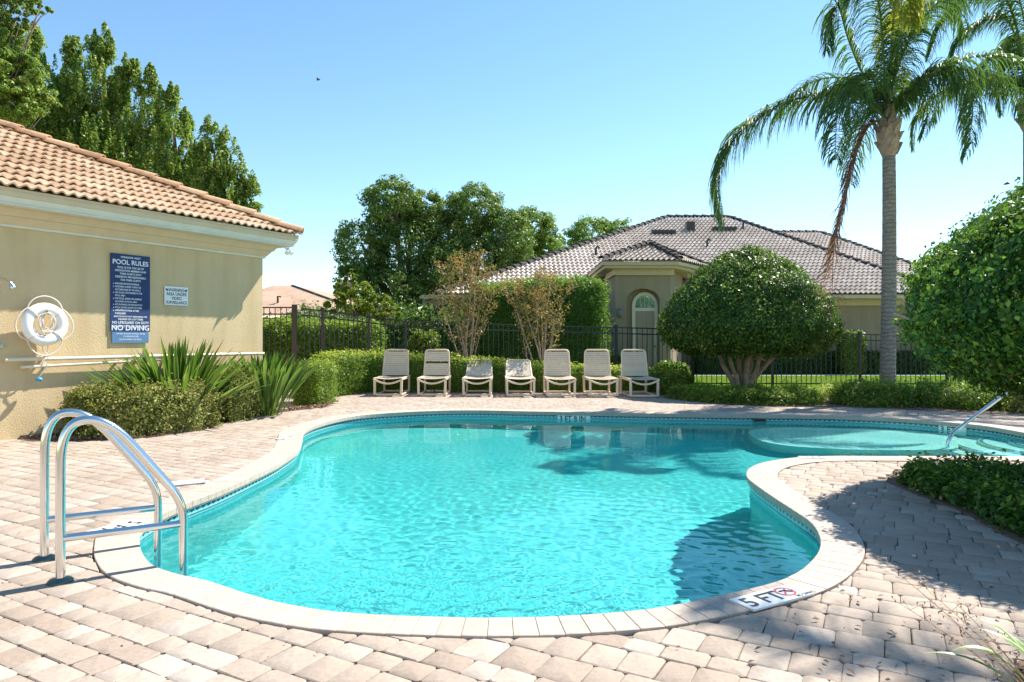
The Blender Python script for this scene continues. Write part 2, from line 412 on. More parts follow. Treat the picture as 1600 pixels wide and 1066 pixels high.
# smooth the normals so that the coping stones stay regular
for _ in range(4):
    NRM = [(NRM[i-1]+NRM[i]*2+NRM[(i+1) % NO]).normalized() for i in range(NO)]
def cw(Y): return float(np.interp(Y, [3.0, 3.4, 4.3, 8.0, 12.0], [0.19, 0.20, 0.245, 0.30, 0.34]))
OUTA = np.array([(p.x, p.y) for p in OUT]); NRMA = np.array([(n.x, n.y) for n in NRM])
OUTER = [OUT[i]+NRM[i]*cw(OUT[i].y) for i in range(NO)]
OUTERA = np.array([(p.x, p.y) for p in OUTER])
def inside(P, poly):
    """points P (n,2) in polygon poly (m,2)"""
    P = np.atleast_2d(P); x, y = P[:, 0], P[:, 1]; c = np.zeros(len(P), bool)
    m = len(poly)
    for i in range(m):
        x1, y1 = poly[i]; x2, y2 = poly[i-1]
        if y1 == y2: continue
        k = ((y1 > y) != (y2 > y)) & (x < (x2-x1)*(y-y1)/(y2-y1)+x1)
        c ^= k
    return c

# ------------------------------------------------------------------ ground, lawn, beds
WALLP = Vector((-4.53, 12.4, 0)); WA = Vector((0.524, 0.852, 0)).normalized(); WN = Vector((0.852, -0.524, 0)).normalized()
def wp(t, n=0.0, z=0.0): return WALLP+WA*t+WN*n+Vector((0, 0, z))

def ring_sheet(name, outer_poly, hole, z, mat):
    bm = bmesh.new()
    vo = [bm.verts.new((p[0], p[1], z)) for p in outer_poly]; vi = [bm.verts.new((p[0], p[1], z)) for p in hole]
    eo = [bm.edges.new((vo[i], vo[(i+1) % len(vo)])) for i in range(len(vo))]
    ei = [bm.edges.new((vi[i], vi[(i+1) % len(vi)])) for i in range(len(vi))]
    bmesh.ops.triangle_fill(bm, use_beauty=True, edges=eo+ei)
    for f in bm.faces:
        if f.normal.z < 0: f.normal_flip()
    me = bpy.data.meshes.new(name); bm.to_mesh(me); bm.free(); me.materials.append(mat)
    return me
hole = [OUTER[i] - NRM[i]*0.08 for i in range(0, NO, 4)]
lawn = link_mesh('lawn', ring_sheet('lawn', [(-400, -60), (400, -60), (400, 900), (-400, 900)], [(-14, -8), (14, -8), (14, 18.35), (-14, 18.35)], -0.03, M['lawn']), None, 'structure')
deckbase = link_mesh('pool_deck', ring_sheet('pool_deck', [(-14, -8), (14, -8), (14, 18.35), (-14, 18.35)], hole, -0.016, M['sand']), None, 'structure')

BED_LEFT = [gr(x, y) for x, y in [(110, 690), (200, 687), (256, 681), (312, 672), (357, 658), (425, 646), (470, 641), (510, 636.5), (519, 630), (513, 622)]]
BED_LEFT = [Vector((p.x, p.y, 0)) for p in BED_LEFT]+[Vector((-4.0, 16.2, 0)), Vector((-5.3, 16.2, 0)), wp(1.2, -0.1), wp(0, -0.02), wp(-3.9, -0.02)]
HEDGE_BACK = [(-4.7, 16.0), (-4.15, 15.65), (-3.75, 17.2), (4.35, 17.35), (4.9, 16.6), (4.9, 18.3), (-4.6, 18.3)]
BED_RIGHT = [(3.45, 15.75), (4.15, 14.1), (5.1, 13.45), (6.4, 13.5), (7.3, 13.1), (8.6, 12.15), (10, 11.5), (13.9, 11.3), (13.9, 18.3), (4.4, 18.3), (4.2, 17.0)]
BED_NEAR = [(3.45, 6.3), (3.42, 5.8), (3.42, 5.2), (3.30, 4.65), (3.25, 4.2), (3.35, 3.3), (3.6, 2.0), (9.5, 2.0), (9.5, 7.0), (4.6, 6.95), (3.8, 6.8)]
BED_FRONT = [(1.70, 2.0), (1.80, 2.42), (2.02, 2.74), (2.40, 2.95), (3.3, 3.05), (3.4, 1.0), (2.1, 1.0)]
beds = [[(p[0], p[1]) for p in b] for b in (BED_LEFT, HEDGE_BACK, BED_RIGHT, BED_NEAR, BED_FRONT)]

# ------------------------------------------------------------------ pavers
def clip_half(poly, p, n, gap=0.0):
    out = []; m = len(poly)
    dd = [(q-p).dot(n)-gap for q in poly]
    for i in range(m):
        a, b = poly[i], poly[(i+1) % m]; da, db = dd[i], dd[(i+1) % m]
        if da >= 0: out.append(a)
        if (da >= 0) != (db >= 0): out.append(a.lerp(b, da/(da-db)))
    return out
def stone(mb, poly, z, th, bev, cham, rnd, jit=0.0):
    """a stone with worn corners: ring of corners, bevelled top"""
    m = len(poly); ring = []
    for i in range(m):
        p, a, b = poly[i], poly[i-1], poly[(i+1) % m]
        la, lb = (a-p).length, (b-p).length
        ca, cb = min(cham, la*0.3), min(cham, lb*0.3)
        ring += [p+(a-p).normalized()*ca, p+(b-p).normalized()*cb]
    if jit: ring = [q+Vector((random.uniform(-jit, jit), random.uniform(-jit, jit), 0)) for q in ring]
    n = len(ring); c = sum(ring, Vector((0, 0, 0)))/n
    vs = []
    tx, ty = random.uniform(-0.008, 0.008), random.uniform(-0.008, 0.008)
    if jit == 0: tx = ty = 0
    for q in ring: vs.append((q.x, q.y, z-th))
    for q in ring: vs.append((q.x, q.y, z-bev*0.8+(q.x-c.x)*tx+(q.y-c.y)*ty))
    for q in ring:
        d = (c-q); l = d.length; q2 = q+d*min(0.45, bev*1.3/l)
        vs.append((q2.x, q2.y, z+(q.x-c.x)*tx+(q.y-c.y)*ty))
    vs.append((c.x, c.y, z+bev*0.15))
    fs = []
    for i in range(n):
        j = (i+1) % n
        fs += [(i, j, n+j, n+i), (n+i, n+j, 2*n+j, 2*n+i), (2*n+i, 2*n+j, 3*n)]
    mb.add(vs, fs, rnd)
def ccw(poly):
    a = sum(poly[i].x*poly[(i+1) % len(poly)].y-poly[(i+1) % len(poly)].x*poly[i].y for i in range(len(poly)))
    return poly if a > 0 else poly[::-1]

ang = math.atan2(0.875, 0.483)
U = Vector((math.cos(ang), math.sin(ang), 0)); V = Vector((U.y, -U.x, 0))
rects = []
u = -8.0; row = 0
while u < 22:
    h = random.choice([0.128, 0.128, 0.128, 0.192])
    v = -16.0+random.uniform(0, 0.2)
    while v < 14:
        w = random.choice([0.128, 0.192, 0.192, 0.160])
        c = U*(u+h/2)+V*(v+w/2)
        if -8.5 < c.x < 11 and 0.3 < c.y < 17.6: rects.append((u, v, h, w, c))
        v += w
    u += h
cen = np.array([(r[4].x, r[4].y) for r in rects])
ok = np.ones(len(rects), bool)
ok &= ~inside(cen, OUTA)
for b in beds: ok &= ~inside(cen, b)
rel = cen-np.array([WALLP.x, WALLP.y]); side = rel@np.array([WN.x, WN.y]); along = rel@np.array([WA.x, WA.y])
ok &= ~((side < 0.03) & (along < 0.3))
d2 = ((cen[:, None, :]-OUTERA[None, ::2, :])**2).sum(-1); near = d2.argmin(1)*2; dist = np.sqrt(d2.min(1))
ok &= ~(inside(cen, OUTERA) & (dist > 0.16))
pavers = []
for i in np.nonzero(ok)[0]:
    u, v, h, w, c = rects[i]; g = 0.0012
    poly4 = [U*(u+g)+V*(v+g), U*(u+h-g)+V*(v+g), U*(u+h-g)+V*(v+w-g), U*(u+g)+V*(v+w-g)]
    if dist[i] < 0.3:
        k = near[i]
        poly4 = clip_half(poly4, OUTER[k], NRM[k], 0.004)
        if len(poly4) >= 3:   # second cut at the outline point nearest the piece that is left
            c2 = sum(poly4, Vector((0, 0, 0)))/len(poly4)
            k = int(((OUTERA-np.array([c2.x, c2.y]))**2).sum(1).argmin())
            poly4 = clip_half(poly4, OUTER[k], NRM[k], 0.004)
        if len(poly4) < 3: continue
        a = abs(sum(poly4[j].x*poly4[(j+1) % len(poly4)].y-poly4[(j+1) % len(poly4)].x*poly4[j].y for j in range(len(poly4))))/2
        if a < 0.0025: continue
    pavers.append((poly4, c))
def view_size(c):
    if c.y < 2.35 or abs(c.x/c.y) > 0.80: return 0
    if 1.3*F/c.y > 560: return 0
    return 1/c.y**3
pavers.sort(key=lambda q: -view_size(q[1]))
rest = MB()
for i, (pl, c) in enumerate(pavers):
    mb = MB() if i < 300 else rest
    stone(mb, ccw(pl), random.uniform(-0.0018, 0.0018), 0.03, 0.0055, 0.013, random.random(), 0.0032)
    if i < 300: mb.build('paver', M['paver'], deckbase, smooth=True, angle=32)
rest.build('paver_field', M['paver'], deckbase, kind='stuff', smooth=True, angle=32)

# ------------------------------------------------------------------ coping
coping = link_mesh('pool_coping', MB().mesh('pool_coping', M['sand']), None, 'structure')
# mortar bed under the coping stones
mbd = MB(); vs = []; fs = []
for i in range(NO):
    a, b = OUT[i]+NRM[i]*0.004, OUTER[i]+NRM[i]*(-0.004)
    vs += [(a.x, a.y, 0.0), (b.x, b.y, 0.0), (a.x, a.y, -0.055), (b.x, b.y, -0.055)]
for i in range(NO):
    j = (i+1) % NO
    fs += [(4*i, 4*j, 4*j+1, 4*i+1), (4*i+2, 4*i+3, 4*j+3, 4*j+2), (4*i, 4*i+2, 4*j+2, 4*j), (4*i+1, 4*j+1, 4*j+3, 4*i+3)]
mbd.add(vs, fs, 0.2)
M['mortar'] = simple('pale_mortar', (0.45, 0.38, 0.32), 0.95)
coping.data = mbd.mesh('pool_coping', M['mortar'])
def curve_at(s, P, Nn):
    x = (s/PER*NO) % NO; i = int(x); t = x-i; j = (i+1) % NO
    return P[i].lerp(P[j], t), Nn[i].lerp(Nn[j], t).normalized()
nst = round(PER/0.108); stones = []
for k in range(nst):
    s0, s1 = PER*k/nst+0.0008, PER*(k+1)/nst-0.0008
    p0, n0 = curve_at(s0, OUT, NRM); p1, n1 = curve_at(s1, OUT, NRM)
    a0, a1 = p0-n0*0.004, p1-n1*0.004
    b0, b1 = p0+n0*cw(p0.y), p1+n1*cw(p1.y)
    stones.append(([a0, a1, b1, b0], (a0+b1)/2))
stones.sort(key=lambda q: -view_size(q[1]))
rest = MB()
for i, (pl, c) in enumerate(stones):
    mb = MB() if i < 300 else rest
    stone(mb, ccw(pl), 0.010+random.uniform(-0.0005, 0.0005), 0.05, 0.0035, 0.002, random.random(), 0)
    if i < 300: mb.build('coping_stone', M['coping'], coping, smooth=True, angle=28)
if rest.v: rest.build('far_coping_stones', M['coping'], coping, kind='stuff', smooth=True, angle=50)

# ------------------------------------------------------------------ pool shell, tile band, floor, steps, water
def depth(x, y):
    d = np.interp(y, [3.0, 5.5, 9.0, 12.0], [1.62, 1.5, 1.22, 1.12])
    k = np.clip((x-3.4)/1.8, 0, 1); k = k*k*(3-2*k)
    return d*(1-k)+0.93*k
WO = [OUT[i]+NRM[i]*0.028 for i in range(NO)]
shell = MB(); vs = []; fs = []
zs = [-0.045, -0.30, -0.8, -1.9]
for p in WO: vs += [(p.x, p.y, z) for z in zs]
for i in range(NO):
    j = (i+1) % NO
    for k in range(3): fs.append((4*i+k, 4*i+k+1, 4*j+k+1, 4*j+k))
shell.add(vs, fs, 0.5)
shell_ob = shell.build('pool_wall', M['plaster'], None, smooth=True, kind='structure', angle=180)
GX, GY = np.linspace(-4, 8.5, 60), np.linspace(2.3, 13.2, 55)
fl = MB(); vv = []; ff = []
for y in GY:
    for x in GX: vv.append((x, y, -float(depth(x, y))))
for j in range(len(GY)-1):
    for i in range(len(GX)-1):
        a = j*len(GX)+i; ff.append((a, a+1, a+len(GX)+1, a+len(GX)))
fl.add(vv, ff, 0.5)
floor_ob = fl.build('pool_floor', M['plaster'], None, smooth=True, kind='structure', angle=180)
receivers = [shell_ob, floor_ob]
# quarter steps at the far right end
SCN = (7.7, 9.35); steps_root = MB()
for r_, z_ in ((1.75, -0.74), (1.42, -0.56), (1.07, -0.39), (0.72, -0.23)):
    pl = [Vector((SCN[0]+r_*math.cos(a), SCN[1]+r_*1.05*math.sin(a), 0)) for a in np.linspace(PI*0.45, PI*1.55, 40)]
    pl += [Vector((8.4, SCN[1]-r_*1.05, 0)), Vector((8.4, SCN[1]+r_*1.05, 0))]
    s_ = MB(); s_.prism(pl, -1.1, z_)
    so_ = s_.build('pool_step', M['plaster_white_sunlit'], None, kind='structure'); receivers.append(so_)
    b = so_.modifiers.new('bevel', 'BEVEL'); b.width = 0.03; b.segments = 3; b.limit_method = 'ANGLE'
    # dark tile line on the nose of each step
    t_ = MB(); t_.tube([(SCN[0]+(r_-0.035)*math.cos(a), SCN[1]+(r_-0.035)*1.05*math.sin(a), z_+0.006) for a in np.linspace(PI*0.45, PI*1.55, 50)], 0.022, 6)
    to_ = t_.build('tile_trim', simple('teal_trim', (0.02, 0.16, 0.20), 0.3), so_); receivers.append(to_)
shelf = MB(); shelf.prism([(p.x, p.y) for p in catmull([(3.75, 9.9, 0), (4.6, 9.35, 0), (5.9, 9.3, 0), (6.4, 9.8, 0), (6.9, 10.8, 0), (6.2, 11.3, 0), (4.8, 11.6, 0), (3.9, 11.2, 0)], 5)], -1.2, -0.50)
receivers.append(shelf.build('sunlit_patch_shelf', M['plaster_white_sunlit'], None, kind='structure'))  # outlined to the pale sunlit patch, its brightness put into the whiter plaster
# waterline tiles: two courses of small tiles, each a slightly proud plate
band = MB(); uvs = []
tw = PER/round(PER/0.076); nt_ = round(PER/tw)
for course, (za, zb) in enumerate(((-0.048, -0.112), (-0.116, -0.18))):
    for k in range(nt_):
        s0, s1 = k*tw+0.0012, (k+1)*tw-0.0012
        p0, n0 = curve_at(s0, WO, NRM); p1, n1 = curve_at(s1, WO, NRM)
        q0, q1 = p0-n0*0.005, p1-n1*0.005
        if course == 1: tone = True
        band.add([(q0.x, q0.y, za), (q1.x, q1.y, za), (q1.x, q1.y, zb), (q0.x, q0.y, zb)], [(0, 1, 2, 3)], 0.5)
        if course == 0: uvs += [(0, 1), (1, 1), (1, 0), (0, 0)]
        else: uvs += [(0.0, 0.25), (1, 0.25), (1, 0.14), (0, 0.14)]
band_ob = band.build('waterline_tiles', M['tile_band'], shell_ob, kind='stuff')
uvl = band_ob.data.uv_layers.new(name='UVMap')
uvl.data.foreach_set('uv', np.array(uvs, np.float32).ravel())
receivers.append(band_ob)

def water_mesh():
    st = 0.019
    xs = np.arange(-3.9, 8.0, st); ys = np.arange(2.6, 13.3, st)
    X, Y = np.meshgrid(xs, ys)
    rng = np.random.default_rng(11)
    # ripples spread from the near left, calmer towards the far end
    env = 0.13*np.clip(1-(Y-7)/6, .45, 1)+3.3*np.exp(-(((X+0.85)/1.35)**2+((Y-3.4)/0.75)**2))+0.42*np.exp(-(((X+0.2)/2.6)**2+((Y-4.2)/1.3)**2))
    Z = np.zeros_like(X); Zl = np.zeros_like(X)
    for i in range(90):
        lam = rng.uniform(0.065, 0.19); k = 2*PI/lam; a = rng.normal(0.7, 1.1)
        sl_ = 0.0125
        Z += sl_/k*np.sin(k*(math.cos(a)*X+math.sin(a)*Y)+rng.uniform(0, 6.28)+0.6*np.sin(X*rng.uniform(.6, 2)+Y*rng.uniform(.6, 2)))
    for i in range(30):
        lam = rng.uniform(0.5, 1.8); k = 2*PI/lam; a = rng.uniform(0, 6.28)
        Zl += 0.0045/k*np.sin(k*(math.cos(a)*X+math.sin(a)*Y)+rng.uniform(0, 6.28))
    Z = -0.12+Z*env*1.15+Zl*0.38
    WL = np.array([(OUT[i].x+NRM[i].x*0.05, OUT[i].y+NRM[i].y*0.05) for i in range(0, NO, 2)])
    cx, cy = X[:-1, :-1]+st/2, Y[:-1, :-1]+st/2
    keep = inside(np.stack([cx.ravel(), cy.ravel()], 1), WL)
    idx = np.arange(X.size).reshape(X.shape)
    fs = np.stack([idx[:-1, :-1], idx[:-1, 1:], idx[1:, 1:], idx[1:, :-1]], -1).reshape(-1, 4)[keep]
    used = np.unique(fs); remap = -np.ones(X.size, int); remap[used] = np.arange(len(used))
    V_ = np.stack([X, Y, Z], -1).reshape(-1, 3)[used]; fs = remap[fs]
    me = bpy.data.meshes.new('water'); n = len(fs)
    me.vertices.add(len(V_)); me.vertices.foreach_set('co', V_.astype(np.float32).ravel())
    me.loops.add(n*4); me.loops.foreach_set('vertex_index', fs.astype(np.int32).ravel())
    me.polygons.add(n); me.polygons.foreach_set('loop_start', np.arange(0, n*4, 4, dtype=np.int32))
    me.update(calc_edges=True)
    me.polygons.foreach_set('use_smooth', np.ones(n, bool)); me.materials.append(M['water'])
    return me
water = link_mesh('water', water_mesh(), None, 'structure')
water.cycles.is_caustics_caster = True

# ------------------------------------------------------------------ lettering
def lettering(lines, origin, right, up, name, mat, parent, depth_=0.001):
    """lines: (text, size, dx, dy, align[, xscale]); laid on the plane (right, up)"""
    right = Vector(right).normalized(); up = Vector(up).normalized(); nrm = right.cross(up)
    mb = MB(); origin = Vector(origin)
    for ln in lines:
        txt, size, dx, dy, al = ln[:5]; xs = ln[5] if len(ln) > 5 else 1.0
        cu = bpy.data.curves.new('t', 'FONT'); cu.body = txt; cu.size = size; cu.align_x = al; cu.extrude = 0.0
        cu.resolution_u = 3; cu.offset = size*0.018
        o = bpy.data.objects.new('t', cu); COL.objects.link(o)
        me = bpy.data.meshes.new_from_object(o)
        vs = [origin+right*(dx+v.co.x*xs)+up*(dy+v.co.y)+nrm*depth_ for v in me.vertices]
        mb.add(vs, [tuple(p.vertices) for p in me.polygons], 0.5)
        bpy.data.objects.remove(o); bpy.data.curves.remove(cu); bpy.data.meshes.remove(me)
    return mb.build(name, mat, parent)

def deck_marker(c, direction, w, h, label, txt, nodive=False, z=0.016, flip=False):
    c = Vector(c); d = Vector(direction); d.z = 0; d.normalize(); upv = Vector((-d.y, d.x, 0))
    t = thing('depth_marker', label, 'depth marker', (c.x, c.y, z), 'depth markers set in the coping')
    mb = MB(); rot = Matrix((d, upv, Vector((0, 0, 1)))).transposed()
    mb.box((c.x, c.y, z-0.004), (w, h, 0.010), rot); mb.build('plate', M['marker'], t)
    if txt: lettering([(txt, h*0.95, -w*0.46, -h*0.33, 'LEFT', 0.95)], (c.x, c.y, z+0.001), d, upv, 'lettering', M['ink_black'], t, 0.001)
    if nodive:
        rc = c+d*(w*0.24)+upv*(h*0.06)
        mb = MB(); n = 28; r1, r2 = h*0.36, h*0.28
        vs = []
        for k in range(n):
            a = 2*PI*k/n
            for r_ in (r1, r2): vs.append((rc.x+r_*(d.x*math.cos(a)+upv.x*math.sin(a)), rc.y+r_*(d.y*math.cos(a)+upv.y*math.sin(a)), z+0.002))
        mb.add(vs, [(2*k, 2*((k+1) % n), 2*((k+1) % n)+1, 2*k+1) for k in range(n)])
        e1 = (d+upv).normalized()*r2; mb.bar((rc.x-e1.x, rc.y-e1.y, z+0.0022), (rc.x+e1.x, rc.y+e1.y, z+0.0022), 0.008, 0.001)
        mb.build('no_diving_symbol', M['ink_red'], t)
        mb = MB(); mb.tube([rc-d*0.03+upv*0.012+Vector((0, 0, z+0.003-rc.z)), rc+d*0.0+upv*0.01+Vector((0, 0, z+0.003-rc.z)), rc+d*0.035-upv*0.02+Vector((0, 0, z+0.003-rc.z))], 0.004, 5)
        mb.build('diver_figure', M['ink_black'], t)
        lettering([('NO DIVING', h*0.24, w*0.24, -h*0.47, 'LEFT', 0.7)], (c.x, c.y, z+0.001), d, upv, 'caption', M['ink_black'], t, 0.001)
    return t
deck_marker((1.31, 3.435, 0), (0.38, 0.215, 0), 0.44, 0.155, 'white depth marker reading 5 FT with red no diving ring, at the near right rim', '5 FT', True)
deck_marker((-2.72, 4.72, 0), (-0.45, -0.89, 0), 0.34, 0.17, 'white depth marker on the coping just behind the pool ladder', '5 FT')
deck_marker(gr(292, 756), (0.86, 0.5, 0), 0.30, 0.17, 'blank white marker plate where pavers meet coping, beyond the ladder', '')
deck_marker(gr(447, 686), (-0.3, -0.95, 0), 0.26, 0.15, 'small white depth marker on the far left bend of the coping', '4 FT')
deck_marker(gr(1268, 716.6), (-1, 0.0, 0), 0.26, 0.12, 'thin white depth marker on the coping of the paved peninsula', '3 FT')

def wall_marker(px, w, txt, label):
    X = None
    best = None
    for i in range(NO):
        p = WO[i]
        if p.y < 8.8: continue
        x = 800+p.x/p.y*F
        if best is None or abs(x-px) < abs(best[0]-px): best = (x, i)
    i = best[1]; p = WO[i]; n = -NRM[i]
    right = Vector((0, 0, 1)).cross(n).normalized()
    if right.x < 0: right = -right
    t = thing('wall_depth_marker', label, 'depth marker', (p.x, p.y, -0.11), 'depth markers in the waterline tiles')
    c = p+n*0.012+Vector((0, 0, -0.105)); mb = MB()
    nn = right.cross(Vector((0, 0, 1)))
    rot = Matrix((right, -nn, Vector((0, 0, 1)))).transposed()
    mb.box(c, (w, 0.008, 0.125), rot); mb.build('plate', M['marker'], t)
    lettering([(txt, 0.125, -w*0.44, -0.045, 'LEFT', 0.98)], c+n*0.006, right, (0, 0, 1), 'lettering', M['ink_black'], t, 0.001)
    return t
for o_ in (wall_marker(897, 0.60, '3 FT 9 IN', 'white tile reading 3 FT 9 IN in the far pool wall'),
           wall_marker(1487, 0.40, '3 FT', 'white tile reading 3 FT in the pool wall by the stair rail')):
    receivers += list(o_.children)
# skimmer mouth in the far wall
_b = min(range(NO), key=lambda i: abs(800+WO[i].x/max(WO[i].y, .1)*F-1187)+(50 if WO[i].y < 9.5 else 0)); sk = WO[_b]
t = thing('skimmer', 'dark skimmer slot with pale frame in the far pool wall', 'skimmer', (sk.x, sk.y, -0.1))
mb = MB(); mb.box((sk.x, sk.y-0.012, -0.085), (0.20, 0.01, 0.045)); receivers.append(mb.build('slot', M['ink_black'], t))
mb = MB()
for dz in (-0.03, 0.03): mb.box((sk.x, sk.y-0.014, -0.085+dz), (0.23, 0.014, 0.012))
for dx in (-0.108, 0.108): mb.box((sk.x+dx, sk.y-0.014, -0.085), (0.014, 0.014, 0.05))
receivers.append(mb.build('frame', M['brass'], t))
# underwater light
_b = min(range(NO), key=lambda i: (WO[i]-gr(1275, 868)).length); sp = WO[_b]; sn = -NRM[_b]
t = thing('pool_light', 'round underwater light in the right hand pool wall', 'pool light', (sp.x, sp.y, -0.32))
mb = MB(); q = sn.to_track_quat('Z', 'Y').to_matrix()
def disc(mb, c, q, r1, r2, d, n=20):
    vs = []
    for rr, dd in ((r1, 0), (r1, d), (r2, d*1.4)):
        vs += [Vector(c)+q @ Vector((rr*math.cos(2*PI*k/n), rr*math.sin(2*PI*k/n), dd)) for k in range(n)]
    fs = [(i*n+k, i*n+(k+1) % n, (i+1)*n+(k+1) % n, (i+1)*n+k) for i in range(2) for k in range(n)]
    fs.append(tuple(2*n+k for k in range(n)))
    mb.add(vs, fs)
disc(mb, (sp.x, sp.y, -0.34), q, 0.09, 0.075, 0.02); receivers.append(mb.build('rim', M['steel'], t, smooth=True))
mb = MB(); disc(mb, Vector((sp.x, sp.y, -0.34))+sn*0.026, q, 0.07, 0.05, 0.006); receivers.append(mb.build('lens', M['white'], t, smooth=True))

# ------------------------------------------------------------------ ladder and stair rail
LB1, LB2 = Vector((-2.434, 3.679, 0)), Vector((-2.78, 4.06, 0))
ldir = Vector((0.86, 0.51, 0)).normalized()
lad = thing('pool_ladder', 'stainless steel pool ladder with two arched rails on near left deck', 'pool ladder', LB1)
def fillet(pts, r, n=8):
    out = [Vector(pts[0])]
    for i in range(1, len(pts)-1):
        p, a, b = Vector(pts[i]), Vector(pts[i-1]), Vector(pts[i+1])
        da, db = (a-p), (b-p); rr = r[i] if isinstance(r, list) else r
        la = min(rr, da.length*0.49); lb = min(rr, db.length*0.49)
        A, B = p+da.normalized()*la, p+db.normalized()*lb
        for k in range(n+1):
            t_ = k/n; out.append(A*(1-t_)**2+p*2*t_*(1-t_)+B*t_**2)
    out.append(Vector(pts[-1])); return out
for B_ in (LB1, LB2):
    def lp(s, z): return B_+ldir*s+Vector((0, 0, z))
    path = fillet([lp(0, 0.0), lp(0, 0.86), lp(0.22, 0.875), lp(0.60, 0.36), lp(0.60, -1.3)], [0, 0.24, 0.20, 0.12, 0], 10)
    mb = MB(); mb.tube(path, 0.0245, 16)
    r_ = mb.build('rail', M['steel'], lad, smooth=True, angle=60); receivers.append(r_)
    mb = MB(); mb.tube([lp(0.01, 0.235), lp(0.595, 0.235)], 0.021, 14); mb.build('crossbar', M['steel'], lad, smooth=True, angle=60)
    mb = MB(); mb.lathe(B_, [(0.0, 0.026), (0.03, 0.026), (0.052, 0.02), (0.062, 0.010), (0.062, -0.002)], 24)
    mb.build('base_flange', M['brass'], lad, smooth=True)
for z_ in (-0.42, -0.70, -0.98):
    mb = MB(); a = LB1+ldir*0.60+Vector((0, 0, z_)); b = LB2+ldir*0.60+Vector((0, 0, z_)); mb.bar(a, b, 0.08, 0.025)
    receivers.append(mb.build('tread', M['steel'], lad))

sr = thing('stair_handrail', 'single polished steel handrail rising from the pool steps at right', 'handrail', (6.0, 9.45, -0.5))
path = fillet([(6.03, 9.45, -0.6), (6.03, 9.45, -0.02), (7.22, 9.45, 0.86), (7.75, 9.45, 0.86), (7.95, 9.45, 0.0)], [0, 0.16, 0.15, 0.15, 0], 8)
mb = MB(); mb.tube(path, 0.025, 14); receivers.append(mb.build('rail', M['steel'], sr, smooth=True, angle=60))
mb = MB(); mb.lathe((7.95, 9.45, 0), [(0.0, 0.026), (0.03, 0.026), (0.06, 0.012), (0.06, 0.0)], 20); mb.build('base_flange', M['brass'], sr, smooth=True)
for o_ in receivers: o_.cycles.is_caustics_receiver = True

# ------------------------------------------------------------------ roofs
def profile(n=6):
    """S-tile cross section over one tile width, heights in tile units"""
    return [(k/n, 0.5-0.5*math.cos(2*PI*k/n)) for k in range(n)]
def tile_sheet(O, ud, vd, nrm, W, H, tw, exp, amp, lift, mat, name, parent, planes, u0=0.0, seg=4, kind='stuff'):
    """rows of S tiles as real geometry on the plane O + u*ud + v*vd, cut by the planes"""
    nc = int(math.ceil(W/tw)); nr = int(math.ceil(H/exp)); prof = profile(seg)
    us = np.array([(c+p[0])*tw for c in range(nc) for p in prof]+[nc*tw]); hs = np.array([p[1] for c in range(nc) for p in prof]+[0.0])
    O = np.array(O); ud = np.array(ud); vd = np.array(vd); nrm = np.array(nrm)
    m = len(us); Vv = []; Ff = []; Rr = []
    for r in range(nr):
        base = sum(len(v) for v in Vv)
        for (vv, zz) in ((r*exp, lift-0.02), (r*exp, lift), ((r+1.06)*exp, 0.0)):
            Vv.append(O+(us+u0)[:, None]*ud+vv*vd+((hs*amp+zz)[:, None])*nrm)
        a = base+np.arange(m-1)
        for o in (0, m):
            Ff.append(np.stack([a+o, a+o+1, a+o+1+m, a+o+m], 1))
            Rr.append(np.repeat(RNG.uniform(0, 1, nc), seg))
    Vv = np.concatenate(Vv); Ff = np.concatenate(Ff); Rr = np.concatenate(Rr)
    me = bpy.data.meshes.new(name); n = len(Ff)
    me.vertices.add(len(Vv)); me.vertices.foreach_set('co', Vv.astype(np.float32).ravel())
    me.loops.add(n*4); me.loops.foreach_set('vertex_index', Ff.astype(np.int32).ravel())
    me.polygons.add(n); me.polygons.foreach_set('loop_start', np.arange(0, n*4, 4, dtype=np.int32))
    me.update(calc_edges=True)
    a = me.attributes.new('rnd', 'FLOAT', 'FACE'); a.data.foreach_set('value', Rr.astype(np.float32))
    if planes:
        bm = bmesh.new(); bm.from_mesh(me)
        for co, no in planes:
            bmesh.ops.bisect_plane(bm, geom=bm.verts[:]+bm.edges[:]+bm.faces[:], plane_co=co, plane_no=no, clear_outer=True)
        bm.to_mesh(me); bm.free()
    me.polygons.foreach_set('use_smooth', [True]*len(me.polygons)); me.set_sharp_from_angle(angle=R(50))
    me.materials.append(mat)
    off = world_off(parent); me.transform(Matrix.Translation(-off))
    return link_mesh(name, me, parent, kind)
def cap_row(p, q, parent, mat, name, length=0.4, r=0.11, each=True, kind=None):
    p, q = Vector(p), Vector(q); L = (q-p).length; n = max(1, int(L/length)); d = (q-p).normalized()
    sd = d.cross(Vector((0, 0, 1))).normalized(); up = sd.cross(d).normalized()
    mb = MB()
    for i in range(n):
        if each: mb = MB()
        a = p+d*(L*i/n); b = p+d*(L*(i+1.12)/n); vs = []
        for e, rr, lz in ((a, r*1.12, 0.03), (b, r*0.92, 0.0)):
            for k in range(7):
                t_ = PI*k/6; vs.append(e+sd*math.cos(t_)*rr+up*(math.sin(t_)*rr*0.8+lz))
            for k in range(6, -1, -1):
                t_ = PI*k/6; vs.append(e+sd*math.cos(t_)*(rr-0.018)+up*(math.sin(t_)*(rr-0.018)*0.8+lz-0.004))
        fs = [(k, (k+1) % 14, 14+(k+1) % 14, 14+k) for k in range(14)]
        fs += [(k, 13-k, 12-k, k+1) for k in range(6)]
        mb.add(vs, fs)
        if each: mb.build(name, mat, parent, smooth=True, angle=50)
    if not each: mb.build(name, mat, parent, smooth=True, kind=kind, angle=50)

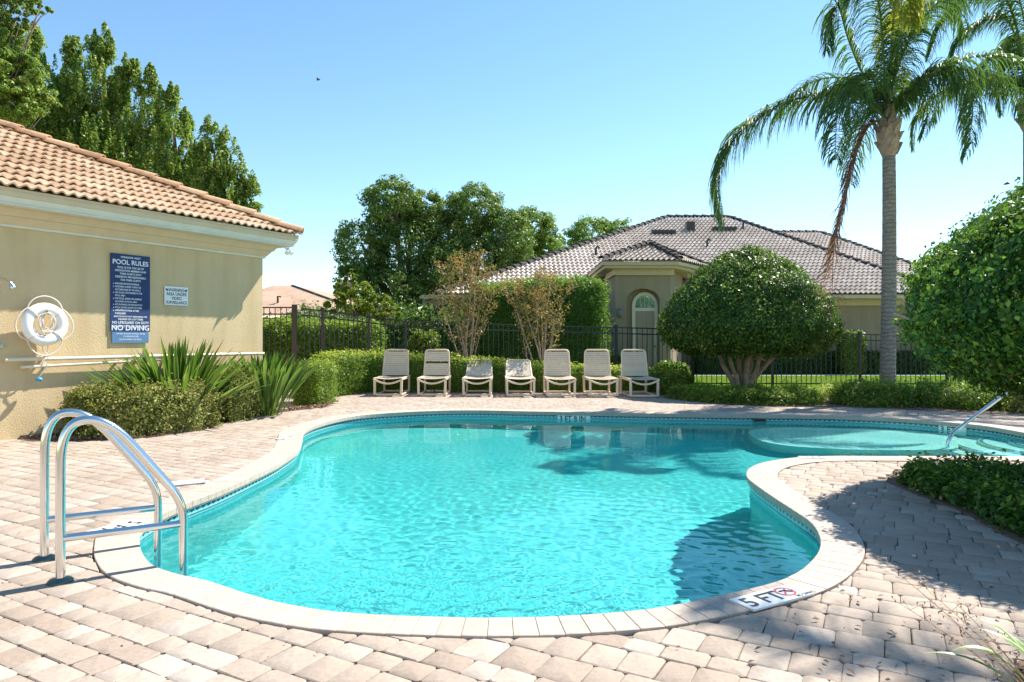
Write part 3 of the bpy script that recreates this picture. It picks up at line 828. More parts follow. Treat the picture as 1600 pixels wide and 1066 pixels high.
# ------------------------------------------------------------------ pool house (left)
PH = thing('pool_house', 'tan stucco pool building with peach barrel tile hip roof at left', 'building', wp(-3, -3, 0))
BW = 7.6; BL = 9.5
def wall_box(t0, t1, n0, n1, z0, z1, mat, name, parent):
    mb = MB(); rot = Matrix((WA, WN*-1, Vector((0, 0, 1)))).transposed()
    mb.box(wp((t0+t1)/2, (n0+n1)/2, (z0+z1)/2), (t1-t0, n1-n0, z1-z0), rot)
    return mb.build(name, mat, parent)
wall_box(-BL, 0, -0.2, 0, -0.03, 2.83, M['wall_tan'], 'front_wall', PH)
wall_box(-0.2, 0, -BW, -0.203, -0.03, 2.83, M['wall_tan'], 'end_wall', PH)
wall_box(-BL, 0, -BW-0.2, -BW, -0.03, 2.83, M['wall_tan'], 'rear_wall', PH)
wall_box(-BL-0.2, -BL, -BW-0.2, 0, -0.03, 2.83, M['wall_tan'], 'near_end_wall', PH)
def band(o0, o1, z0, z1, mat, name):
    """a moulding course running round the building, standing out from o0 to o1"""
    mb = MB(); e0 = [(-BL-0.2-o0, o0), (o0, o0), (o0, -BW-0.2-o0), (-BL-0.2-o0, -BW-0.2-o0)]
    e1 = [(-BL-0.2-o1, o1), (o1, o1), (o1, -BW-0.2-o1), (-BL-0.2-o1, -BW-0.2-o1)]
    ib = [(-BL-0.1, -0.1), (-0.1, -0.1), (-0.1, -BW-0.1), (-BL-0.1, -BW-0.1)]
    vs = [wp(t_, n_, z0) for t_, n_ in e0]+[wp(t_, n_, z1) for t_, n_ in e1]+[wp(t_, n_, z1) for t_, n_ in ib]+[wp(t_, n_, z0) for t_, n_ in ib]
    fs = []
    for i in range(4):
        j = (i+1) % 4
        fs += [(i, j, 4+j, 4+i), (4+i, 4+j, 8+j, 8+i), (12+i, 12+j, j, i)]
    mb.add(vs, fs); return mb.build(name, mat, PH)
band(0.035, 0.035, 2.80, 2.832, M['fascia'], 'drip_edge')
band(0.045, 0.12, 2.833, 2.93, M['trim_cream'], 'cornice_lower')
band(0.135, 0.20, 2.932, 3.03, M['trim_cream'], 'cornice_upper')
band(0.40, 0.40, 3.032, 3.05, M['fascia'], 'soffit')
band(0.385, 0.43, 3.052, 3.13, M['fascia'], 'fascia_board')
band(0.435, 0.45, 3.132, 3.238, M['trim_cream'], 'eave_closure')
OV = 0.45; ZE = 3.23; PT = 0.48
E0 = wp(OV, OV, ZE)
RD = (BW+0.2+2*OV)/2
HIPT = E0-WA*RD-WN*RD; HIPT.z = ZE+PT*RD
vd = (-WN+Vector((0, 0, PT))).normalized(); nr_ = WN.cross(WA) if WN.cross(WA).z > 0 else WA.cross(WN)
nfront = (WN*PT+Vector((0, 0, 1))).normalized()
# deck boards of the roof under the tiles
mb = MB(); A = wp(-BL-0.2-OV, OV, ZE-0.03); B = E0-Vector((0, 0, 0.03)); C_ = HIPT-Vector((0, 0, 0.03)); D_ = wp(-BL-0.2-OV+RD, OV-RD, C_.z)
Er = wp(OV, -BW-0.2-OV, ZE-0.03); Ar = wp(-BL-0.2-OV, -BW-0.2-OV, ZE-0.03)
mb.add([A, B, C_, D_, Er, Ar], [(0, 1, 2, 3), (1, 4, 2), (4, 5, 3, 2), (5, 0, 3), (0, 5, 4, 1)])
mb.build('roof_deck', M['terracotta'], PH)
tw_, ex_ = 0.285, 0.325
hipdir = (HIPT-E0); hn = Vector((0, 0, 1)).cross(hipdir).normalized()
if hn.dot(WN) > 0: hn = -hn        # outer side of the hip plane: towards the end slope
hn_out = hn if hn.dot(WA) > 0 else -hn
def one_tile_mesh(seg=12):
    mb = MB(); vs = []
    for vv, zz in ((0.0, 0.028), (0.0, 0.052), (1.1*ex_, 0.0)):
        for k in range(seg+1):
            h = (0.5-0.5*math.cos(4*PI*k/seg))**1.2; vs.append((k/seg*tw_*1.0, vv, h*0.040+zz))
    m = seg+1
    fs = [(o*m+k, o*m+k+1, (o+1)*m+k+1, (o+1)*m+k) for o in range(2) for k in range(seg)]
    mb.add(vs, fs); return mb
base_tile = one_tile_mesh()
shared = []
for i in range(8):
    base_tile.r = [i/7]*len(base_tile.f)
    shared.append(base_tile.mesh('roof_tile', M['terracotta'], smooth=True, angle=50))
ud_ = WA; rotm = Matrix((ud_, vd, ud_.cross(vd))).transposed()
if (rotm @ Vector((0, 0, 1))).z < 0:
    raise RuntimeError('tile frame')
cands = []
ncol = int((BL+0.2+2*OV)/tw_); nrow = int(RD*math.sqrt(1+PT*PT)/ex_)
phoff = world_off(PH)
for r in range(nrow):
    for c in range(ncol):
        o_ = E0-ud_*((c+1)*tw_-0.02)+vd*(r*ex_-0.03)
        inner = o_+ud_*tw_+vd*ex_*1.1
        s_in = max((o_-E0).dot(hn_out), (o_+vd*ex_*1.1-E0).dot(hn_out))
        s_out = min((o_+ud_*tw_-E0).dot(hn_out), (inner-E0).dot(hn_out), (o_-E0).dot(hn_out))
        if s_out > -0.02: continue
        cands.append((o_, s_in > 0.0))
def vis(o):
    if o.y < 0.5: return 0
    x = o.x/o.y; 
    return 1/o.y**2 if x > -0.80 else 0
cands.sort(key=lambda q: -vis(q[0]))
rest = MB()
for i, (o_, cut) in enumerate(cands):
    if cut or i >= 300:
        bm = bmesh.new(); bm.from_mesh(random.choice(shared))
        bmesh.ops.transform(bm, matrix=Matrix.Translation(o_) @ rotm.to_4x4(), verts=bm.verts)
        if cut: bmesh.ops.bisect_plane(bm, geom=bm.verts[:]+bm.edges[:]+bm.faces[:], plane_co=E0, plane_no=hn_out, clear_outer=True)
        bm.verts.ensure_lookup_table()
        mb = rest if i >= 300 else MB()
        if bm.faces: mb.add([v.co for v in bm.verts], [tuple(v.index for v in f.verts) for f in bm.faces])
        bm.free()
        if i < 300 and mb.v: mb.build('roof_tile', M['terracotta'], PH, smooth=True, angle=50)
    else:
        ob = link_mesh('roof_tile', random.choice(shared), PH)
        ob.matrix_local = Matrix.Translation(o_-phoff) @ rotm.to_4x4() @ Matrix.Rotation(random.uniform(-0.012, 0.012), 4, 'X')
if rest.v: rest.build('roof_tile_field', M['terracotta'], PH, smooth=True, kind='stuff', angle=50)
vde = (-WA+Vector((0, 0, PT))).normalized()
tile_sheet(wp(OV, -BW-0.2-OV, ZE), WN, vde, (WA*PT+Vector((0, 0, 1))).normalized(), BW+0.2+2*OV, RD*math.sqrt(1+PT*PT), tw_/2, ex_, 0.040, 0.05, M['terracotta'], 'end_roof_tiles', PH,
           [(E0, -hn_out), (Vector(Er), (WN*-1+WA*-1).normalized())])
cap_row(E0+Vector((0, 0, 0.05))+hipdir.normalized()*-0.05, HIPT+Vector((0, 0, 0.05)), PH, M['ridge'], 'hip_cap', 0.42, 0.12)
cap_row(HIPT+Vector((0, 0, 0.05)), D_+Vector((0, 0, 0.08)), PH, M['ridge'], 'ridge_cap', 0.42, 0.12)

def on_wall(px, py, n=0.0):
    """point standing n out of the front wall seen at the pixel"""
    k = (px-800)/F; o = WALLP+WN*n
    t = (k*o.y-o.x)/(WA.x-k*WA.y); p = o+WA*t
    return Vector((p.x, p.y, 1.3-(py-533)/F*p.y))
def pipe_run(p, q, r, name, label):
    t = thing(name, label, 'pipe', p, 'cream pipes along the wall of the pool building')
    mb = MB(); mb.tube([p, q], r, 12); mb.build('pipe', M['pipe'], t, smooth=True, angle=60)
    L = (q-p).length; d = (q-p).normalized(); n = max(2, int(L/1.3))
    for i in range(n):
        c = p+d*(L*(i+0.35)/n); mb = MB()
        mb.tube([c-d*0.02, c+d*0.02], r*1.25, 12); mb.bar(c, c-WN*0.09, 0.03, 0.03); mb.build('clamp', M['pipe'], t)
    return t
p1, q1 = on_wall(8, 562.5, 0.09), on_wall(412, 552.5, 0.09)
pipe_run(p1, q1, 0.026, 'wall_pipe', 'upper cream pipe running the length of the tan wall')
pipe_run(on_wall(32, 574, 0.08), on_wall(250, 562, 0.08), 0.022, 'wall_pipe', 'lower, shorter cream pipe on the tan wall below the life ring')
# rust streak below the pipes: a stain with its own shape
# shower head, valve, floodlight
c = on_wall(0, 434, 0.05)
t = thing('outdoor_shower', 'chrome shower head on bent arm near the left edge of the tan wall', 'shower head', c)
mb = MB(); hd = on_wall(16, 441, 0.22); mb.tube(fillet([on_wall(-14, 434, 0.0), on_wall(2, 433, 0.12), hd], 0.06), 0.009, 8); mb.build('arm', M['steel'], t, smooth=True)
mb = MB(); dn = (WA*0.35+WN*0.25+Vector((0, 0, -1))).normalized()
mb.tube([hd, hd+dn*0.03, hd+dn*0.075, hd+dn*0.09], [0.014, 0.02, 0.042, 0.038], 14); mb.build('head', M['steel'], t, smooth=True, angle=50)
c = on_wall(1, 541, 0.03)
t = thing('shower_valve', 'small round chrome valve above the pipe at the far left', 'valve', c)
mb = MB(); mb.tube([c, c+WN*0.05], 0.035, 14); mb.build('escutcheon', M['steel'], t, smooth=True, angle=50)
mb = MB(); mb.tube([c+WN*0.05, c+WN*0.09], 0.018, 8); mb.bar(c+WN*0.08-WA*0.04, c+WN*0.08+WA*0.04, 0.012, 0.012); mb.build('handle', M['steel'], t)
c = wp(0.30, 0.30, 3.03)
t = thing('flood_light', 'white twin floodlight under the corner of the pool building eave', 'floodlight', c)
mb = MB(); mb.tube([c, c-Vector((0, 0, 0.04))], 0.045, 12); mb.build('mount', M['white'], t, smooth=True, angle=50)
for s_ in (-1, 1):
    b = c-Vector((0, 0, 0.05)); e = b+(WA*s_*0.6+WN*0.7+Vector((0, 0, -0.8))).normalized()*0.12
    mb = MB(); mb.tube([b, b.lerp(e, 0.4), e], [0.018, 0.022, 0.045], 12); mb.build('lamp_head', M['white'], t, smooth=True, angle=50)

# signs
def wall_sign(name, label, cat, x0, ytl, x1, ybl, plate_mat, hgt=None):
    a = on_wall(x0, ytl, 0.02); b = on_wall(x1, ytl, 0.02); bot = on_wall(x0, ybl, 0.02)
    w = (Vector((b.x, b.y, 0))-Vector((a.x, a.y, 0))).length; h = a.z-bot.z
    t = thing(name, label, cat, (a.x, a.y, bot.z))
    c = a+WA*(w/2)-Vector((0, 0, h/2)); rot = Matrix((WA, WN*-1, Vector((0, 0, 1)))).transposed()
    mb = MB(); mb.box(c, (w, 0.012, h), rot); mb.build('plate', plate_mat, t)
    return t, c+WN*0.0065, w, h
t, c, w, h = wall_sign('pool_rules_sign', 'tall dark blue sign headed POOL RULES and ending NO DIVING', 'sign', 172.5, 395, 234, 518, M['sign_blue'])
L = []
def ctr(txt, size, y, xs=1.0): L.append((txt, size, 0, h/2-y, 'CENTER', xs))
def lft(txt, size, y, x=-0.235, xs=0.78): L.append((txt, size, x, h/2-y, 'LEFT', xs))
ctr('WINDSOR WEST', .038, .06, 1.05)
ctr('POOL RULES', .100, .155, .96)
y = .215
for s_ in ('POOL IS FOR THE USE OF', 'ASSOCIATION MEMBERS AND', 'THEIR GUESTS ONLY', 'RESIDENTS ARE RESPONSIBLE', 'FOR THEIR GUESTS'):
    ctr(s_, .040, y, .88); y += .047
y += .008
for b_, s_ in ((1, 'SHOWER BEFORE ENTERING'), (1, 'CHILDREN UNDER 12 MUST BE'), (0, 'ACCOMPANIED BY AN ADULT'), (1, 'NO GLASS CONTAINERS IN THE'), (0, 'POOL AREA'),
              (1, 'NO FOOD, DRINK OR ANIMALS'), (0, 'ALLOWED IN POOL AREA'), (1, 'NO RUNNING OR ROUGH PLAY'), (1, 'POOL HOURS DAWN TO DUSK'), (1, 'APPROPRIATE POOL ATTIRE'), (0, 'IS REQUIRED')):
    if b_: L.append(('.', .09, -0.265, h/2-y+.004, 'LEFT'))
    lft(s_, .036, y); y += .0445
ctr('ASSOCIATION IS NOT RESPONSIBLE FOR', .032, y, .86); y += .042
ctr('INJURIES OR LOST ITEMS', .036, y, .95); y += .055
ctr('NO LIFEGUARD ON DUTY', .052, y, .90); y += .056
ctr('SWIM AT YOUR OWN RISK', .046, y, .90); y += .095
ctr('NO DIVING', .112, min(y, h-.02), .98)
lettering(L, c, WA, (0, 0, 1), 'lettering', M['ink_white'], t, 0.001)
t2, c2, w2, h2 = wall_sign('small_rules_plate', 'pale blue notice plate fixed directly under the pool rules sign', 'sign', 175, 518.5, 232, 536, M['sign_pale'])
lettering([('DO NOT SWALLOW THE POOL WATER', .028, 0, .045, 'CENTER', .85), ('IT IS RECIRCULATED', .028, 0, .005, 'CENTER', .9),
           ('DO NOT SWIM IF YOU ARE ILL', .028, 0, -.04, 'CENTER', .88)], c2, WA, (0, 0, 1), 'lettering', M['ink_white'], t2, 0.001)
t3, c3, w3, h3 = wall_sign('warning_sign', 'small white WARNING AREA UNDER VIDEO SURVEILLANCE sign on tan wall', 'sign', 257, 447, 293.5, 476.5, M['sign_white'])
lettering([('WARNING', .072, 0, h3*.24, 'CENTER', .78), ('AREA UNDER', .070, 0, h3*.02, 'CENTER', .82), ('VIDEO', .066, 0, -h3*.20, 'CENTER', .9),
           ('SURVEILLANCE', .066, 0, -h3*.42, 'CENTER', .80)], c3, WA, (0, 0, 1), 'lettering', M['ink_black'], t3, 0.001)
for s_ in (-1, 1):
    mb = MB(); e = c3+WA*s_*w3*.41+Vector((0, 0, h3*.33))+WN*0.002
    mb.bar(e-WA*.022*s_+Vector((0, 0, -.01)), e+WA*.02*s_+Vector((0, 0, .008)), .003, .022, up=(0, 0, 1)); mb.bar(e+Vector((0, 0, -.012)), e+Vector((0, 0, -.034)), .003, .008, up=WA)
    mb.build('camera_symbol', M['ink_black'], t3)

# life ring
rc = on_wall(70, 507, 0.16)
lr = thing('life_ring', 'white life ring hanging on the tan wall with coiled rope', 'life ring', rc)
e1 = WA.copy(); e2 = (Vector((0, 0, 1))-e1*0).normalized(); e3 = e2.cross(e1)
RR, rr = 0.215, 0.076; vs = []; fs = []; nu, nv = 40, 14
for i in range(nu):
    a = 2*PI*i/nu; rad = e1*math.cos(a)+e2*math.sin(a)
    for j in range(nv):
        b = 2*PI*j/nv; vs.append(rc+rad*(RR+rr*math.cos(b))+e3*rr*0.72*math.sin(b))
for i in range(nu):
    for j in range(nv):
        fs.append((i*nv+j, ((i+1) % nu)*nv+j, ((i+1) % nu)*nv+(j+1) % nv, i*nv+(j+1) % nv))
mb = MB(); mb.add(vs, fs); mb.build('ring', M['white'], lr, smooth=True, angle=180)
outsign = 1 if e3.dot(WN) > 0 else -1
for a in (PI*.25, PI*.75, PI*1.25, PI*1.75):
    rad = e1*math.cos(a)+e2*math.sin(a); mb = MB(); pts = []
    for j in range(15):
        b = 2*PI*j/14; pts.append(rc+rad*(RR+(rr+0.004)*math.cos(b))+e3*(rr*0.72+0.004)*math.sin(b))
    mb.tube(pts, 0.008, 6); mb.build('band', M['rope'], lr, smooth=True)
for k in range(4):
    a0 = PI*(.25+.5*k); pts = []
    for j in range(15):
        a = a0+PI/2*j/14; rad = e1*math.cos(a)+e2*math.sin(a); sag = math.sin(PI*j/14)*(0.05+0.05*(k in (0, 2)))
        pts.append(rc+rad*(RR+rr+0.01+sag)+e3*outsign*0.01-Vector((0, 0, 0.02*math.sin(PI*j/14))))
    mb = MB(); mb.tube(pts, 0.0085, 6); mb.build('grab_rope', M['rope'], lr, smooth=True)
cr = thing('coiled_rope', 'coiled white throw rope hung on a hook through the life ring', 'rope', rc+Vector((0, 0, .15)))
mb = MB(); hk = rc+Vector((0, 0, 0.155)); pts = []
for k in range(11):
    wd = random.uniform(0.05, 0.10); ln = random.uniform(0.20, 0.34); sx = random.uniform(-.02, .03)
    for j in range(10):
        a = 2*PI*j/10
        pts.append(hk+e1*(sx+wd*math.sin(a))+Vector((0, 0, -ln/2+ln/2*math.cos(a)))+e3*outsign*(0.02+0.03*random.random()+0.005*k*0.5))
pts = catmull(pts, 3, False); mb.tube(pts, 0.0055, 5); mb.build('coil', M['rope'], cr, smooth=True)
mb = MB(); mb.tube([hk-WN*0.14, hk+WN*0.05, hk+WN*0.07+Vector((0, 0, .03))], 0.008, 6); mb.build('hook', M['dark_metal'], cr)
fl_ = on_wall(61, 593, 0.13)
mb = MB(); pts = [hk+Vector((0, 0, -.25))+WN*.03, rc+Vector((0, 0, -.34))+e1*-.03, rc+Vector((0, 0, -.40))+e1*.03, rc+Vector((0, 0, -.50))-e1*.03, rc+Vector((0, 0, -.57))+e1*.03, fl_+Vector((0, 0, .03))]
mb.tube(catmull(pts, 6, False), 0.006, 6); mb.build('rope_tail', M['rope'], cr, smooth=True)
mb = MB(); mb.tube([hk+Vector((0, 0, -.25))+WN*.03, rc+Vector((0, 0, -.36))+e1*.04, rc+Vector((0, 0, -.46))-e1*.02, rc+Vector((0, 0, -.56))+e1*.02, fl_+Vector((0, 0, .03))], 0.006, 6); mb.build('rope_tail', M['rope'], cr, smooth=True)
mb = MB(); mb.lathe(fl_, [(0.0, -.028), (.02, -.026), (.038, -.014), (.042, 0), (.038, .014), (.02, .026), (0, .028)], 16); mb.build('float', M['blue_float'], cr, smooth=True, angle=60)

# ------------------------------------------------------------------ leafy masses
def hedge(name, label, cat, poly, z1, size, n, mat, z0=0.0, group=None, ztop=None, rough=0.06, yellow=0.0, rnd_bias=0.0, round_=0.15, seed=1, aspect=0.55, lump=0.5, core=0.07, jitter=0.6, drybase=0.0):
    """clipped foliage with a given footprint: leaves on sides and top, branching core inside"""
    rng = np.random.default_rng(seed)
    P2, L = resample([Vector((p[0], p[1], 0)) for p in poly], 0.08)
    A = np.array([(p.x, p.y) for p in P2]); m = len(A)
    ar = sum(A[i][0]*A[(i+1) % m][1]-A[(i+1) % m][0]*A[i][1] for i in range(m))/2
    T = np.roll(A, -1, 0)-np.roll(A, 1, 0); T /= np.linalg.norm(T, axis=1, keepdims=True)
    Nn = np.stack([T[:, 1], -T[:, 0]], 1)*(1 if ar > 0 else -1)
    for _ in range(3): Nn = (Nn+np.roll(Nn, 1, 0)+np.roll(Nn, -1, 0)); Nn /= np.linalg.norm(Nn, axis=1, keepdims=True)
    ar = abs(ar); zt = (lambda x, y: np.full_like(x, z1)) if ztop is None else ztop
    side = L*(z1-z0); f = side/(side+ar)
    ns = int(n*f); nt = n-ns
    k = rng.integers(0, m, ns); s = rng.uniform(0, 1, ns)
    B = A[k]*(1-s[:, None])+A[(k+1) % m]*s[:, None]; N2 = Nn[k]
    zz = rng.uniform(0, 1, ns)**0.9; zt_ = zt(B[:, 0], B[:, 1]); z = z0+zz*(zt_-z0)
    over = np.clip((z-(zt_-round_))/round_, 0, 1); inset = round_*(1-np.sqrt(1-np.minimum(over, .999)**2))
    Ps = np.stack([B[:, 0]-N2[:, 0]*inset, B[:, 1]-N2[:, 1]*inset, z], 1)
    Ns = np.stack([N2[:, 0]*(1-over), N2[:, 1]*(1-over), 0.15+over], 1)
    lo, hi = A.min(0), A.max(0); Q = []
    got = 0
    while got < nt:
        c = rng.uniform(lo, hi, (nt*2, 2)); c = c[inside(c, A)]; Q.append(c); got += len(c)
    Q = np.concatenate(Q)[:nt]
    dd = np.sqrt(((Q[:, None, :]-A[None, ::3, :])**2).sum(-1)).min(1) if nt*m//3 < 3e7 else np.full(nt, 1.0)
    e = np.clip(1-dd/round_, 0, 1); zq = zt(Q[:, 0], Q[:, 1])-round_*(1-np.sqrt(1-np.minimum(e, .999)**2))
    Pt = np.stack([Q[:, 0], Q[:, 1], zq], 1); Nt = np.tile([0, 0, 1.0], (nt, 1))
    P = np.concatenate([Ps, Pt]); N = np.concatenate([Ns, Nt])
    N /= np.linalg.norm(N, axis=1, keepdims=True)
    lm = lumps(P, 0.55, seed+5)
    P = P+N*((lm*rough)[:, None]+rng.normal(0, rough*0.7, (len(P), 1))-0.02)
    P[:, 2] = np.maximum(P[:, 2], z0+0.01)
    hfr = (P[:, 2]-z0)/(zt(P[:, 0], P[:, 1])-z0)
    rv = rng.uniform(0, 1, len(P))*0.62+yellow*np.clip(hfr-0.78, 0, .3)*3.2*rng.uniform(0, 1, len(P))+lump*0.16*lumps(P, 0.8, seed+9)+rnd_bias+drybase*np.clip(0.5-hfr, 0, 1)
    loc = Vector((float(A[:, 0].mean()), float(A[:, 1].mean()), z0))
    t = thing(name, label, cat, loc, group)
    link_mesh('foliage', leaves_mesh('foliage', P, N, size, mat, loc, aspect, jitter, rng, rv), t)
    # twiggy core: many short stems plus an inner mass so that one cannot see through
    mb = MB(); ci = [A[i]-Nn[i]*(core+0.03) for i in range(0, m, 3)]
    cm = len(ci)
    vs = [(c[0], c[1], z0-0.02) for c in ci]+[(c[0], c[1], float(zt(np.array([c[0]]), np.array([c[1]]))[0])-core-round_*0.6) for c in ci]
    mid = np.mean(ci, 0)
    tr = tessellate_polygon([[Vector((c[0], c[1], 0)) for c in ci]])
    fs = [(i, (i+1) % cm, cm+(i+1) % cm, cm+i) for i in range(cm)]+[tuple(cm+q for q in t_) for t_ in tr]
    mb.add(vs, fs, 0.15)
    mb.build('inner_growth', mat, t)
    return t

def topiary(name, label, cx, cy, prof, under, size, n, mat, stems, seed, group=None, bark='pale_bark', rough=0.07):
    """dome-shaped clipped tree: profile (z, r) outside, domed underside, several crooked stems"""
    rng = np.random.default_rng(seed)
    z = np.array([p[0] for p in prof]); r = np.array([p[1] for p in prof])
    seg = np.hypot(np.diff(z), np.diff(r)); w = seg*(r[:-1]+r[1:])/2; cw_ = np.cumsum(w)/w.sum()
    k = np.searchsorted(cw_, rng.uniform(0, 1, n)); s = rng.uniform(0, 1, n)
    zz = z[k]*(1-s)+z[k+1]*s; rr_ = r[k]*(1-s)+r[k+1]*s
    a = rng.uniform(0, 2*PI, n); dz = (z[k+1]-z[k])/seg[k]; dr = (r[k+1]-r[k])/seg[k]
    N = np.stack([dz*np.cos(a), dz*np.sin(a), -dr], 1)
    P = np.stack([cx+rr_*np.cos(a), cy+rr_*np.sin(a), zz], 1)
    nu_ = n//7; ru = r[0]*np.sqrt(rng.uniform(0, 1, nu_)); au = rng.uniform(0, 2*PI, nu_)
    zu = under-(under-z[0])*(ru/r[0])**2
    P = np.concatenate([P, np.stack([cx+ru*np.cos(au), cy+ru*np.sin(au), zu], 1)])
    N = np.concatenate([N, np.tile([0, 0, -1.0], (nu_, 1))])
    lm = lumps(P, 0.7, seed)
    P = P+N*((lm*rough+0.5*rough*lumps(P, 0.22, seed+4))[:, None]+rng.normal(-0.03, rough*0.75, (len(P), 1)))
    gap = lumps(P, 0.5, seed+8)*rng.uniform(.6, 1, len(P)) > 0.93; P = P[~gap]; N = N[~gap]; n = min(n, int((~gap[:n]).sum()))
    # a few stray shoots
    ns_ = 130; k_ = rng.integers(0, n, ns_); P = np.concatenate([P, np.concatenate([P[k_]+N[k_]*f_ for f_ in (.03, .07, .11)])]); N = np.concatenate([N, N[k_], N[k_], N[k_]])
    # some leaves deeper inside
    ni = n//5; f = rng.uniform(0.6, 0.93, (ni, 1)); idx = rng.integers(0, n, ni); C = np.array([[cx, cy, (z[0]+z[-1])/2-0.1]])
    P = np.concatenate([P, C+(P[idx]-C)*f]); N = np.concatenate([N, N[idx]])
    rv = rng.uniform(0, 1, len(P))*0.85+0.12*lumps(P, 0.9, seed+2)+0.05
    t = thing(name, label, 'tree', (cx, cy, 0), group)
    link_mesh('crown', leaves_mesh('crown', P, N, size, mat, (cx, cy, 0), 0.6, 0.55, rng, rv), t)
    mb = MB(); rnd_ = random.Random(seed)
    for (bx, by, ex, ey, ez, rad) in stems:
        p0 = Vector((cx+bx, cy+by, -0.03)); p3 = Vector((cx+ex, cy+ey, ez)); pts = []
        for i in range(9):
            f_ = i/8; p = p0.lerp(p3, f_**1.0); p.x = p0.x+(p3.x-p0.x)*f_**1.35; p.y = p0.y+(p3.y-p0.y)*f_**1.35; p.z = p0.z+(p3.z-p0.z)*(f_**0.75)
            p += Vector((rnd_.uniform(-1, 1), rnd_.uniform(-1, 1), rnd_.uniform(-.5, .5)))*0.05*math.sin(PI*f_)
            pts.append(p)
        mb.tube(catmull(pts, 2, False), [rad*(1-0.65*i/16) for i in range(17)], 8)
        for _ in range(7):
            i = rnd_.randint(3, 8); b = pts[i]; a = rnd_.uniform(0, 2*PI)
            e = b+Vector((math.cos(a)*0.55, math.sin(a)*0.55, rnd_.uniform(.15, .7)))
            mdl = b.lerp(e, 0.5)+Vector((rnd_.uniform(-.06, .06), rnd_.uniform(-.06, .06), .04))
            mb.tube([b, mdl, e], [rad*.38, rad*.28, rad*.12], 6)
    mb.build('trunk', M[bark], t, smooth=True, angle=180)
    return t

def crown_points(cx, cy, lobes, n, rng, shell=0.55, up=False):
    """leaf points gathered in clumps over the lobes (x, y, z, rx, rz)"""
    P = []; N = []; tone = []
    vol = np.array([l[3]**2*l[4] for l in lobes])**0.72; vol /= vol.sum()
    for li, l in enumerate(lobes):
        lx, ly, lz, rx, rz = l; nl = int(n*vol[li]); ncl = max(8, int(nl/60))
        d = rng.normal(0, 1, (ncl, 3)); d /= np.linalg.norm(d, axis=1, keepdims=True)
        rad = rng.uniform(shell, 1.0, (ncl, 1))**0.6
        C = np.array([[lx, ly, lz]])+d*rad*np.array([[rx, rx, rz]])
        cr_ = rng.uniform(0.09, 0.21, ncl)*min(rx, rz)
        k = rng.integers(0, ncl, nl); q = rng.normal(0, 1, (nl, 3)); q /= np.linalg.norm(q, axis=1, keepdims=True)
        q *= rng.uniform(0.35, 1, (nl, 1))**0.5
        if up:
            hz = rng.uniform(-.6, 1, nl); taper = (1.0-np.clip(hz, -1, 1)*.8)[:, None]*.5; tilt = d[k]*np.array([[.5, .5, 0]])*hz[:, None]*.6
            off_ = np.concatenate([q[:, :2]*taper, hz[:, None]*1.9], 1)+tilt
            P.append(C[k]+off_*cr_[k][:, None]*1.35)
        else:
            P.append(C[k]+q*cr_[k][:, None]*np.array([[1, 1, 0.7]])*1.5)
        N.append(q+d[k]*0.5+np.array([[0, 0, 0.4]]))
        tone.append(np.clip(0.15+0.5*rng.uniform(0, 1, ncl), 0, 1)[k]+rng.uniform(-.2, .35, nl))
    return np.concatenate(P), np.concatenate(N), np.concatenate(tone)
def tree(name, label, base, lobes, n, size, mat, seed, trunk_r=0.25, trunks=1, group=None, up=False, spires=None, bark='bark', shell=0.5):
    rng = np.random.default_rng(seed); rnd_ = random.Random(seed)
    bx, by, bz = base
    P, N, tone = crown_points(bx, by, lobes, n, rng, shell, up)
    if spires:
        for (sx, sy, sz, sr, sh) in spires:
            for k in range(12):
                m = int(n*0.0022*(.6+sr)); ln_ = sh*rng.uniform(.35, .8); ox, oy = rng.normal(0, sr*.5, 2); oz = rng.uniform(-.35, 1)*sh*(1-min(1, abs(ox)/sr/1.6))-ln_*.3
                hz = rng.uniform(0, 1, m)**1.2; a = rng.uniform(0, 2*PI, m); rk = (.16*(1-hz)+.03)*rng.uniform(.3, 1, m)*(1+sr*.3)
                P = np.concatenate([P, np.stack([sx+ox+rk*np.cos(a)+ox*hz*.25, sy+oy+rk*np.sin(a), sz+oz+hz*ln_], 1)])
                N = np.concatenate([N, np.stack([np.cos(a), np.sin(a), .5+0*a], 1)]); tone = np.concatenate([tone, rng.uniform(0, .9, m)])
    t = thing(name, label, 'tree', base, group)
    link_mesh('crown', leaves_mesh('crown', P, N, size, mat, base, 0.55, 0.7, rng, tone), t)
    mb = MB()
    for k in range(trunks):
        a = 2*PI*k/max(1, trunks)+seed; off = 0 if trunks == 1 else trunk_r*1.4
        p0 = Vector((bx+math.cos(a)*off, by+math.sin(a)*off, bz-0.05))
        for li, l in enumerate(lobes[k::trunks] if trunks > 1 else lobes):
            e = Vector((l[0], l[1], l[2]+l[4]*0.2)); m1 = p0.lerp(e, 0.35); m1.x = p0.x*0.75+m1.x*0.25; m1.y = p0.y*0.75+m1.y*0.25
            m2 = p0.lerp(e, 0.7)+Vector((rnd_.uniform(-.3, .3), rnd_.uniform(-.3, .3), 0))*0.5
            mb.tube(catmull([p0, m1, m2, e], 4, False), [trunk_r*(1-0.8*i/12) for i in range(13)], 7)
            for _ in range(5):
                d = Vector((rnd_.gauss(0, 1), rnd_.gauss(0, 1), rnd_.gauss(.2, .8))).normalized()
                e2 = Vector((l[0]+d.x*l[3]*.85, l[1]+d.y*l[3]*.85, l[2]+d.z*l[4]*.85)); b = m2.lerp(e, rnd_.random())
                mb.tube([b, b.lerp(e2, .5)+Vector((0, 0, .1)), e2], [trunk_r*.3, trunk_r*.18, trunk_r*.05], 5)
    mb.build('trunk', M[bark], t, smooth=True, angle=180)
    return t

